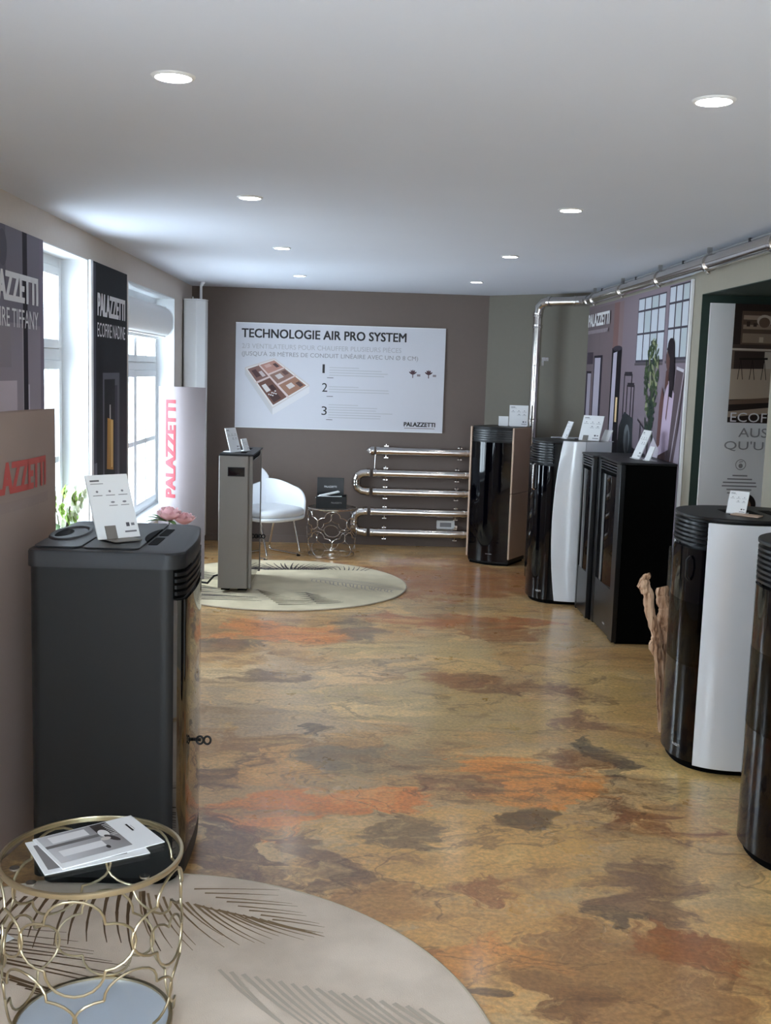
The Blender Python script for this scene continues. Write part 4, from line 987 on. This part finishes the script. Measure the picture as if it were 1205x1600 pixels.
# ------------------------------------------------------------------ round rugs
def rug_material(name, c1, c2):
    M = bpy.data.materials.new(name); M.use_nodes = True; nt = M.node_tree; b = nt.nodes['Principled BSDF']
    tc = nt.nodes.new('ShaderNodeTexCoord'); n = nt.nodes.new('ShaderNodeTexNoise'); n.inputs['Scale'].default_value = 3.0; n.inputs['Detail'].default_value = 7
    nt.links.new(tc.outputs['Object'], n.inputs['Vector']); r = nt.nodes.new('ShaderNodeValToRGB')
    r.color_ramp.elements[0].position = 0.36; r.color_ramp.elements[0].color = lin(c1); r.color_ramp.elements[1].position = 0.62; r.color_ramp.elements[1].color = lin(c2)
    nt.links.new(n.outputs['Fac'], r.inputs['Fac']); nt.links.new(r.outputs['Color'], b.inputs['Base Color'])
    sset(b, 'Roughness', 0.95); sset(b, 'Sheen Weight', 0.15); sset(b, 'Specular IOR Level', 0.1)
    f = nt.nodes.new('ShaderNodeTexNoise'); f.inputs['Scale'].default_value = 260; nt.links.new(tc.outputs['Object'], f.inputs['Vector'])
    bp = nt.nodes.new('ShaderNodeBump'); bp.inputs['Strength'].default_value = 0.4; bp.inputs['Distance'].default_value = 0.003
    nt.links.new(f.outputs['Fac'], bp.inputs['Height']); nt.links.new(bp.outputs['Normal'], b.inputs['Normal'])
    return M
def frond(a, path, leaf, wd, col, side=(1, 1), n=26, ang=40, rib=True, bendk=0.25):
    """palm frond drawn on the pile: midrib polyline, leaflets both sides; a is an Art whose u,v are rug x,y"""
    P = [Vector(p) for p in path]
    def at(s):
        x = s*(len(P)-1); k = min(int(x), len(P)-2); return P[k].lerp(P[k+1], x-k), (P[k+1]-P[k]).normalized()
    if rib:
        for p, q in zip(P[:-1], P[1:]): a.line(p, q, wd*1.2, col)
    for k in range(n):
        s = (k+0.5)/n; p, d = at(s)
        for sg, use in ((1, side[0]), (-1, side[1])):
            if not use: continue
            l = leaf*use*(0.35+0.65*math.sin(PI*min(0.95, 0.15+0.8*s)))*random.uniform(0.85, 1.1); an = rad(ang+random.uniform(-4, 4))*sg
            e = Vector((d.x*math.cos(an)-d.y*math.sin(an), d.x*math.sin(an)+d.y*math.cos(an)))
            an2 = an*(1-bendk*2); e2 = Vector((d.x*math.cos(an2)-d.y*math.sin(an2), d.x*math.sin(an2)+d.y*math.cos(an2)))
            m_ = p+e*l*0.55; q = m_+e2*l*0.45; nn = Vector((-e.y, e.x))*wd*0.5
            a.poly([p-nn*0.6, m_-nn, q, m_+nn, p+nn*0.6], col)
def fan(a, r0, r1, ang0, ang1, l0, l1, wd, col, n, curve=0.25, ease=1.0):
    """leaflets rooted between r0 and r1, turning from ang0 to ang1 (degrees)"""
    r0, r1 = Vector(r0), Vector(r1)
    for k in range(n):
        s = (k+0.5)/n; e = s**ease; p = r0.lerp(r1, s); l = (l0+(l1-l0)*s)*random.uniform(0.85, 1.12); an = rad(ang0+(ang1-ang0)*e+random.uniform(-3, 3)); a2 = an+curve
        Q = [p]; steps = 5; a.step = 0.0; a.d += 0.00001
        for j in range(steps): q = an+(a2-an)*j/steps; Q.append(Q[-1]+Vector((math.cos(q), math.sin(q)))*l/steps)
        for j in range(steps):
            w0, w1 = wd*(1-0.8*j/steps)*random.uniform(0.8, 1.2), wd*(1-0.8*(j+1)/steps)
            d = (Q[j+1]-Q[j]).normalized(); nn = Vector((-d.y, d.x)); a.poly([Q[j]-nn*w0/2, Q[j+1]-nn*w1/2, Q[j+1]+nn*w1/2, Q[j]+nn*w0/2], col)
def rug(label, cx, cy, R, material, fronds, fans=(), grp='round rugs'):
    t = empty('round_rug', (cx, cy, 0), 0, label, 'rug', grp)
    build('pile', MB().lathe([(R-0.006, 0.0005), (R-0.003, 0.010), (R-0.02, 0.0115), (0.01, 0.0115)], 128), material, t)
    build('binding', MB().tube([((R-0.004)*math.cos(2*PI*k/128), (R-0.004)*math.sin(2*PI*k/128), 0.006) for k in range(128)], 0.006, 8, closed=True), m_rugedge, t)
    a = Art(fn=lambda u, v, d: (u-cx, v-cy, 0.0118+d)); a.d = 0.0001; a.step = 0.00001
    for args in fronds: frond(a, *args)
    for args in fans: fan(a, *args)
    k = build('palm_pattern', a, m_print, t, colors=True, smooth=False, fix=False); k['kind'] = 'stuff'
    return t
random.seed(11)
DK, MD, PL, GY = (104, 82, 60), (142, 118, 90), (186, 172, 156), (74, 66, 66)
rug('large cream round rug with palm fronds under the foreground table', -0.6085, 2.356, 1.013, rug_material('cream_pile', (206, 188, 170), (230, 212, 194)), [
    ], [
    ((-1.22, 3.16), (-0.62, 3.24), -112, -80, 0.22, 0.36, 0.013, DK, 17, 0.3),
    ((-0.66, 3.24), (-0.22, 3.06), -78, -26, 0.36, 0.20, 0.009, MD, 17, 0.3),
    ((-0.50, 3.27), (-0.20, 3.06), 2, -12, 0.30, 0.14, 0.008, MD, 8, -0.1),
    ((-0.50, 3.17), (-0.10, 3.0), -23, -23, 0.12, 0.10, 0.012, MD, 5, 0.0),
    ((-1.16, 3.02), (-0.92, 2.80), -6, -16, 0.34, 0.42, 0.009, DK, 9, -0.05),
    ((-1.02, 2.82), (-0.80, 2.66), -30, -20, 0.3, 0.26, 0.007, DK, 8, 0.05),
    ((-1.2, 2.75), (-0.92, 2.52), -60, -45, 0.22, 0.26, 0.006, DK, 9, 0.2),
    ((-0.36, 2.80), (0.22, 2.62), -58, -50, 0.46, 0.34, 0.013, PL, 17, 0.22),
    ((-0.40, 2.36), (0.28, 2.28), -54, -50, 0.40, 0.36, 0.013, PL, 15, 0.2)])
rug('cream round rug with dark palm fronds under the slim taupe stove', -0.575, 8.27, 0.985, rug_material('warm_pile', (208, 192, 158), (230, 214, 180)), [
    ([(-0.35, 8.45), (-0.1, 8.32), (0.12, 8.2), (0.30, 8.06)], 0.24, 0.011, PL, (1, 1), 22, 60)], [
    ((-1.5, 8.25), (-1.25, 7.55), -20, 8, 0.46, 0.6, 0.034, GY, 15, -0.25),
    ((-1.5, 8.75), (-1.35, 8.3), -15, 0, 0.35, 0.4, 0.032, GY, 8, -0.2),
    ((-0.74, 8.78), (-0.28, 8.84), 150, 40, 0.34, 0.26, 0.024, GY, 20, -0.2),
    ((-0.72, 8.78), (-0.36, 8.84), 170, 110, 0.2, 0.2, 0.02, GY, 10, 0.2),
    ((-0.30, 8.86), (0.10, 8.84), 130, 60, 0.16, 0.2, 0.010, GY, 12, 0.2),
    ((-0.74, 7.98), (-0.52, 7.44), -48, 4, 0.16, 0.26, 0.022, (110,92,74), 10, 0.5),
    ((-0.74, 8.0), (-0.60, 7.62), 196, 215, 0.22, 0.12, 0.012, PL, 9, 0.3),
    ((-0.37, 7.92), (-0.26, 7.50), -50, 10, 0.12, 0.20, 0.018, GY, 8, 0.5),
    ((-0.37, 7.92), (-0.26, 7.56), 205, 230, 0.1, 0.08, 0.014, GY, 6, -0.4)])

# ------------------------------------------------------------------ wire tables
def quatre(rx, rz):
    """four-lobed outline, unit-ish, with cusps"""
    pts = []
    for q in range(4):
        c = q*PI/2; cx, cz = 0.51*math.cos(c), 0.51*math.sin(c)
        for k in range(11):
            a = c + rad(-92+184*k/10); pts.append(((cx+0.49*math.cos(a))*rx, (cz+0.49*math.sin(a))*rz))
    return pts
def wire_table(loc, label, rt, rb, h, wire, material, glass, cols=5, wr=0.0034, bottom=True, top=True):
    t = empty('wire_side_table', loc, 0, label, 'table')
    def rad_at(z): s = z/h; return rb+(rt-rb)*s + 0.012*math.sin(PI*s)
    build('top_ring', MB().loft([[((rt+dr)*math.cos(2*PI*k/64), (rt+dr)*math.sin(2*PI*k/64), h+dz) for k in range(64)] for dr, dz in ((-0.005,-0.006),(0.002,-0.007),(0.004,-0.002),(0.004,0.005),(0.001,0.007),(-0.004,0.007),(-0.005,0.004),(-0.005,-0.006))], True, False, False), material, t)
    build('bottom_ring', MB().loft([[((rb+dr)*math.cos(2*PI*k/64), (rb+dr)*math.sin(2*PI*k/64), 0.012+dz) for k in range(64)] for dr, dz in ((-0.006,0),(0.004,0),(0.004,0.014),(-0.006,0.014),(-0.006,0))], True, False, False), material, t)
    build('top_glass', MB().lathe([(rt-0.006, h-0.001), (rt-0.006, h+0.004)], 64), glass, t, smooth=False)
    if bottom: build('bottom_mirror', MB().lathe([(rb-0.006, 0.016), (rb-0.006, 0.020)], 64), mat('reflection_tinted_shelf', (206, 214, 226), 0.12, metal=0.15, noise=0.02), t, smooth=False)  # mirror shelf: reflected window and ceiling brightness put into its pale blue base colour
    if bottom:
        for a0 in (205, 235, 325, 85): build('glass_pad', MB().lathe([(0.011, h-0.006), (0.012, h-0.001)], 20, (rt-0.035)*math.cos(rad(a0)), (rt-0.035)*math.sin(rad(a0))), m_chrome, t)
    zr = h-0.012-0.026
    hh = zr*0.275
    for row in range(2):
        zc = 0.026+zr-hh if row == 0 else 0.026+hh
        for k in range(cols):
            a0 = 2*PI*(k+0.5*row)/cols - PI/2 + 0.05
            r0 = (rt+rb)/2
            pts = []
            for (u, w) in quatre(2*PI*r0/cols/2*1.04, hh):
                z = zc+w; r = rad_at(z); an = a0+u/r0; pts.append((r*math.cos(an), r*math.sin(an), z))
            build('quatrefoil_wire', MB().tube(pts, wr, 8, closed=True), material, t)
    return t
T1 = wire_table((-0.625, 2.535, 0.003), 'brass wire side table with round glass top in the left foreground', 0.217, 0.192, 0.46, None, m_brass, m_tglass)
T2 = wire_table((-0.215, 9.59, 0.0), 'silver wire side table carrying the black box, before the end wall', 0.215, 0.205, 0.44, None, m_chrome, m_tglass, bottom=False)

def brochure(loc, rz, w, d, label, th, kind):
    t = empty('brochure', loc, rz, label, 'brochure', 'brochures by the wire table')
    build('pages', MB().box(-w/2, -d/2, 0, w/2, d/2, th), m_card, t, bevel=0.0006, seg=1)
    a = Art(fn=lambda u, v, dd: (u, v, th+dd))
    if kind == 0:
        a.poly([(-w*0.47,-d*0.36),(w*0.22,-d*0.36),(w*0.22,d*0.48),(-w*0.47,d*0.48)], [(206,204,206),(150,146,146),(120,116,116),(190,188,190)])
        a.rect(-w*0.47, d*0.10, w*0.14, d*0.18, (110,106,106)); a.rect(-w*0.40, -d*0.20, w*0.02, -d*0.02, (228,226,226)); a.rect(-w*0.38, d*0.22, -w*0.02, d*0.42, (224,222,222)); a.rect(w*0.05, d*0.12, w*0.20, d*0.47, (62,56,54))
        a.ell(w*0.10, d*0.16, w*0.05, d*0.12, (226,222,220)); a.ell(w*0.13, -d*0.02, w*0.035, d*0.14, (60,54,54), 14, 0.4); a.ell(w*0.07, d*0.0, w*0.05, d*0.05, (205,198,192)); a.ell(w*0.02, -d*0.24, w*0.02, d*0.05, (50,46,46))
        for k in range(8): a.rect(w*0.16, d*(0.40-0.05*k), w*0.21, d*(0.42-0.05*k), (200,198,196))
        a.rect(w*0.35, d*0.02, w*0.37, d*0.26, (40,36,38)); a.rect(w*0.385, d*0.06, w*0.39, d*0.2, (150,148,150))
    elif kind == 1:
        a.rect(-w*0.45, -d*0.40, w*0.30, d*0.35, (130,126,126)); a.rect(w*0.35, 0, w*0.37, d*0.2, (60,56,58))
    else:
        a.rect(-w*0.2, -d*0.1, w*0.3, d*0.35, (36,34,36)); a.rect(-w*0.08, -d*0.0, w*0.18, d*0.25, (200,198,198)); a.rect(-w*0.3, -d*0.35, w*0.3, -d*0.3, (150,148,150))
    a.done(t)
    return t
zt1 = 0.003+0.4645
brochure((-0.642, 2.555, zt1), rad(30), 0.255, 0.195, 'lower brochure peeking out beneath another on the glass table', 0.003, 1)
brochure((-0.622, 2.59, zt1+0.003), rad(37), 0.265, 0.195, 'upper white brochure with a grey stove picture on the glass table', 0.003, 0)
brochure((-1.02, 2.935, 0.015), rad(-38), 0.12, 0.09, 'small white leaflet lying on the rug at the left edge', 0.002, 2)

# black box with raised lid on the far wire table
t = empty('gift_box', (-0.222, 9.58, 0.445), rad(0), 'open black presentation box with a raised lid on the silver wire table', 'box')
mb = MB(); mb.box(-0.135,-0.10,0,0.135,0.10,0.006); mb.box(-0.135,-0.10,0.006,0.135,-0.094,0.105); mb.box(-0.135,0.094,0.006,0.135,0.10,0.105); mb.box(-0.135,-0.094,0.006,-0.129,0.094,0.105); mb.box(0.129,-0.094,0.006,0.135,0.094,0.105)
build('box_body', mb, m_blkm, t, smooth=False)
ld = build('raised_lid', MB().box(-0.135, 0.10, 0.0, 0.105, 0.112, 0.255), m_navy, t, bevel=0.002)
text('PALAZZETTI', -0.07, 0.165, 0.11, 0.016, m_wprint, ld, fn=lambda u, v, o: (u, 0.10-o, v), bold=0.02)
text('PALAZZETTI', 0.0, 0.045, 0.09, 0.013, m_grey, t, fn=lambda u, v, o: (u, -0.10-o, v), bold=0.02)
build('paper_filling', MB().box(-0.128, -0.092, 0.06, 0.128, 0.092, 0.085), m_blkd, t)
pp = MB().box(-0.09, -0.03, 0, 0.09, 0.03, 0.012); k = build('white_leaflet', pp, m_card, t, bevel=0.002); k.location = (-0.02, 0.0, 0.115); k.rotation_euler = (0, rad(-12), rad(15))
build('tissue', MB().tube([(-0.14, -0.06, 0.09), (-0.10, -0.08, 0.11), (0.0, -0.07, 0.10), (0.09, -0.05, 0.105)], [0.004, 0.008, 0.006, 0.004], 8), m_card, t)

# ------------------------------------------------------------------ white tub chair
t = empty('tub_chair', (-0.785, 9.53, 0), math.atan2(-0.67, 0.74)+PI/2, 'white leather tub chair on a chrome sled base behind the taupe stove', 'chair')
# local: sitter faces -y, x to the side
def seat_pt(a, r, z): return (0.30*r*math.copysign(abs(math.cos(a))**0.75, math.cos(a)), 0.29*r*math.copysign(abs(math.sin(a))**0.75, math.sin(a)), z)
N = 40
build('seat', MB().loft([[seat_pt(2*PI*k/N, r, z) for k in range(N)] for r, z in ((0.9, 0.335), (1.0, 0.345), (1.02, 0.36), (1.0, 0.37))]), m_leather, t, angle=60)
build('seat_cushion', MB().loft([[seat_pt(2*PI*k/N, r, z) for k in range(N)] for r, z in ((0.9, 0.37), (0.985, 0.38), (1.0, 0.405), (0.96, 0.43), (0.8, 0.442), (0.4, 0.447))]), m_leather, t, angle=70)
def shell(a0, a1, top, base_z=0.355, r0=1.0, flare=0.16, th=0.028, na=22, nz=12):
    A, B = [], []
    for j in range(nz):
        s = j/(nz-1)
        ra, rb_ = [], []
        for k in range(na):
            a = rad(a0+(a1-a0)*k/(na-1)); zt_ = top(k/(na-1)); z = base_z+(zt_-base_z)*s
            r = r0+flare*s*(zt_-base_z)/0.4
            p = seat_pt(a, r, z); q = seat_pt(a, r-0.09*(1-0.5*s**4), z-0.0*s)
            ra.append(p); rb_.append(q)
        A.append(ra); B.append(rb_)
    return MB().slab(A, B)
bk_top = lambda s: 0.775-0.10*(abs(2*s-1)**4)
build('backrest', shell(48, 132, bk_top, r0=1.04, flare=0.24), m_leather, t, angle=50, bevel=0.01, seg=3)
arm = lambda s: 0.41+0.25*math.sqrt(max(0.0, 1-(1-s)**2))
build('armrest', shell(-30, 54, arm, r0=1.05, flare=0.14), m_leather, t, angle=50, bevel=0.01, seg=3)
build('armrest', shell(210, 126, arm, r0=1.05, flare=0.14), m_leather, t, angle=50, bevel=0.01, seg=3)
for s in (-1, 1):
    x = s*0.2
    path = [(x, -0.12, 0.34)] + [(x, -0.12-0.09*k/8, 0.34-0.30*k/8) for k in range(1, 8)] + bend((x, -0.205, 0.05), (x, -0.215, 0.013), (x, -0.18, 0.013), 5) + [(x, 0.0, 0.013)] + bend((x, 0.14, 0.013), (x, 0.19, 0.013), (x, 0.185, 0.06), 5) + [(x, 0.12, 0.34)]
    lg = build('sled_leg', MB().tube(path, 0.0105, 12), m_chrome, t, angle=60)
    build('foot_cap', MB().lathe([(0.016, 0.0), (0.018, 0.006), (0.016, 0.02)], 12, x, -0.195), m_blkm, lg)
build('cross_bar', MB().tube([(-0.2, -0.12, 0.335), (0.2, -0.12, 0.335)], 0.0105, 10), m_chrome, t)

# ------------------------------------------------------------------ flowers
random.seed(21)
def petal(mb, c, d, up, l, w, cup=0.3, n=5):
    d = Vector(d).normalized(); u = Vector(up); sd = d.cross(u)
    if sd.length < 1e-4: sd = Vector((1, 0, 0))
    sd.normalize(); u = sd.cross(d).normalized(); P = []
    for j in range(n+1):
        s = j/n; ww = w*math.sin(PI*(0.12+0.8*s))**0.8
        P.append([Vector(c)+d*l*s+u*cup*l*(s*s)+sd*ww*q+u*abs(q)*ww*0.3 for q in (-1, -0.5, 0, 0.5, 1)])
    mb.grid(P)
def leafmesh(c, d, l, w): mb = MB(); petal(mb, c, d, (0, 0, 1), l, w, -0.25, 6); return mb
# peony in a tall vase behind the foreground stove
t = empty('peony_vase', (-1.13, 6.5, 0), 0, 'pink peony in a vase behind the anthracite stove', 'flower vase')
build('vase', MB().lathe([(0.07, 0), (0.085, 0.02), (0.10, 0.2), (0.085, 0.4), (0.05, 0.5), (0.055, 0.55), (0.045, 0.55), (0.04, 0.5)], 28), m_ceramic, t, angle=60)
for k, (dx, dy, dz, sc) in enumerate(((0.0, 0, 0.755, 1.1), (0.085, 0.03, 0.73, 0.95))):
    st = build('stem', MB().tube([(0, 0, 0.4), (dx*0.5, dy*0.5, 0.58), (dx, dy, dz-0.04)], 0.005, 8), m_stem, t)
    mb = MB()
    for lay in range(4):
        nn = 7-lay
        for q in range(nn):
            a = 2*PI*q/nn+lay*0.5+random.uniform(-0.1, 0.1); el = rad(8+22*lay)
            petal(mb, (dx, dy, dz-0.03), (math.cos(a)*math.cos(el), math.sin(a)*math.cos(el), math.sin(el)), (0, 0, 1), 0.085*sc*(1-0.08*lay), 0.036*sc, 0.45)
    build('blossom', mb, m_petal, st, angle=80)
for d in ((-1, -0.3, 0.25), (-0.8, 0.5, 0.5), (0.6, -0.8, 0.2), (-0.9, -0.6, 0.6)): build('leaf', leafmesh((-0.02, 0, 0.72), d, 0.12, 0.022), m_leaf, t, angle=80)
# orchid on the sill of the bright recess
t = empty('potted_orchid', (-1.66, 6.08, 0.575), 0, 'white orchid in a pot on the sill of the bright window recess', 'plant')
build('pot', MB().lathe([(0.05, 0), (0.065, 0.01), (0.075, 0.12), (0.07, 0.13), (0.062, 0.12)], 24), m_ceramic, t)
for k in range(5):
    a = 0.6+k*1.3; pts = [(0.02*math.cos(a), 0.02*math.sin(a), 0.11), (0.05*math.cos(a), 0.06*math.sin(a), 0.24), (0.08*math.cos(a), 0.13*math.sin(a), 0.33), (0.09*math.cos(a), 0.22*math.sin(a), 0.34)]
    st = build('stem', MB().tube(pts, 0.004, 8), m_stem, t)
    for q in range(8):
        s = 0.25+0.75*q/7; x = s*3; kk = min(int(x), 2); c = Vector(pts[kk]).lerp(Vector(pts[kk+1]), x-kk)+Vector((random.uniform(-0.02,0.02), random.uniform(-0.03,0.03), random.uniform(-0.03,0.02)))
        mb = MB()
        for w in range(5):
            an = 2*PI*w/5+q; petal(mb, c, (0.35, math.cos(an), math.sin(an)), (1, 0, 0), 0.05, 0.022, 0.15, 4)
        build('blossom', mb, m_petalw if (q+k) % 5 else m_leafl, st, angle=80)
for d in ((0.5, -0.9, 0.5), (0.4, 0.9, 0.6), (-0.2, -0.7, 0.8), (0.7, 0.2, 0.4)): build('leaf', leafmesh((0, 0, 0.11), d, 0.17, 0.03), m_leaf, t, angle=80)

# ------------------------------------------------------------------ driftwood and glass vase
t = empty('glass_vase', (1.655, 5.225, 0), 0, 'tall clear glass cylinder vase beside the white-sided oval stove', 'vase')
build('cylinder', MB().loft([[(r*math.cos(2*PI*k/40), r*math.sin(2*PI*k/40), z) for k in range(40)] for r, z in ((0.10, 0.0), (0.10, 0.845), (0.094, 0.845), (0.094, 0.02))], True, True, True), m_vase, t)
t = empty('driftwood', (1.474, 4.965, 0), 0, 'bleached driftwood branches standing before the wide black box stove', 'driftwood')
random.seed(4)
def branch(path, radii, jitter=0.003):
    P = []; Rr = []
    for (p, q, a, b) in zip(path[:-1], path[1:], radii[:-1], radii[1:]):
        for k in range(5): s = k/5; P.append(Vector(p).lerp(Vector(q), s)+Vector((random.uniform(-jitter, jitter), random.uniform(-jitter, jitter), 0))); Rr.append((a+(b-a)*s)*random.uniform(0.95, 1.06))
    P.append(Vector(path[-1])); Rr.append(radii[-1])
    return MB().tube(P, Rr, 6)
b1 = build('branch', branch([(0.045,0,0), (0.015,0,0.18), (0.0,0,0.33), (-0.035,0,0.40), (-0.03,0,0.46), (-0.075,0,0.58), (-0.085,0,0.66), (-0.112,0,0.70), (-0.10,0,0.74), (-0.082,0,0.752)], [0.02,0.024,0.022,0.034,0.026,0.024,0.026,0.030,0.018,0.010]), m_wood, t, angle=25)
b2 = build('branch', branch([(0.06,0.03,0), (0.05,0.03,0.2), (0.035,0.03,0.40), (0.012,0.03,0.50), (0.015,0.03,0.58), (-0.008,0.03,0.64), (-0.012,0.03,0.69)], [0.03,0.036,0.042,0.046,0.036,0.032,0.028]), m_wood, t, angle=25)
build('knot', branch([(0.01,0.0,0.48), (0.045,-0.01,0.54), (0.075,-0.01,0.63)], [0.03,0.024,0.006]), m_wood, b2, angle=25)
build('branch', branch([(0.005,-0.04,0.0), (-0.015,-0.04,0.18), (-0.028,-0.035,0.30), (-0.05,-0.035,0.44)], [0.012,0.015,0.013,0.006]), m_wood, t, angle=25)
build('branch', branch([(0.10,0.05,0.0), (0.085,0.05,0.3), (0.09,0.05,0.45), (0.075,0.05,0.58)], [0.026,0.032,0.026,0.012]), m_wood, t, angle=25)
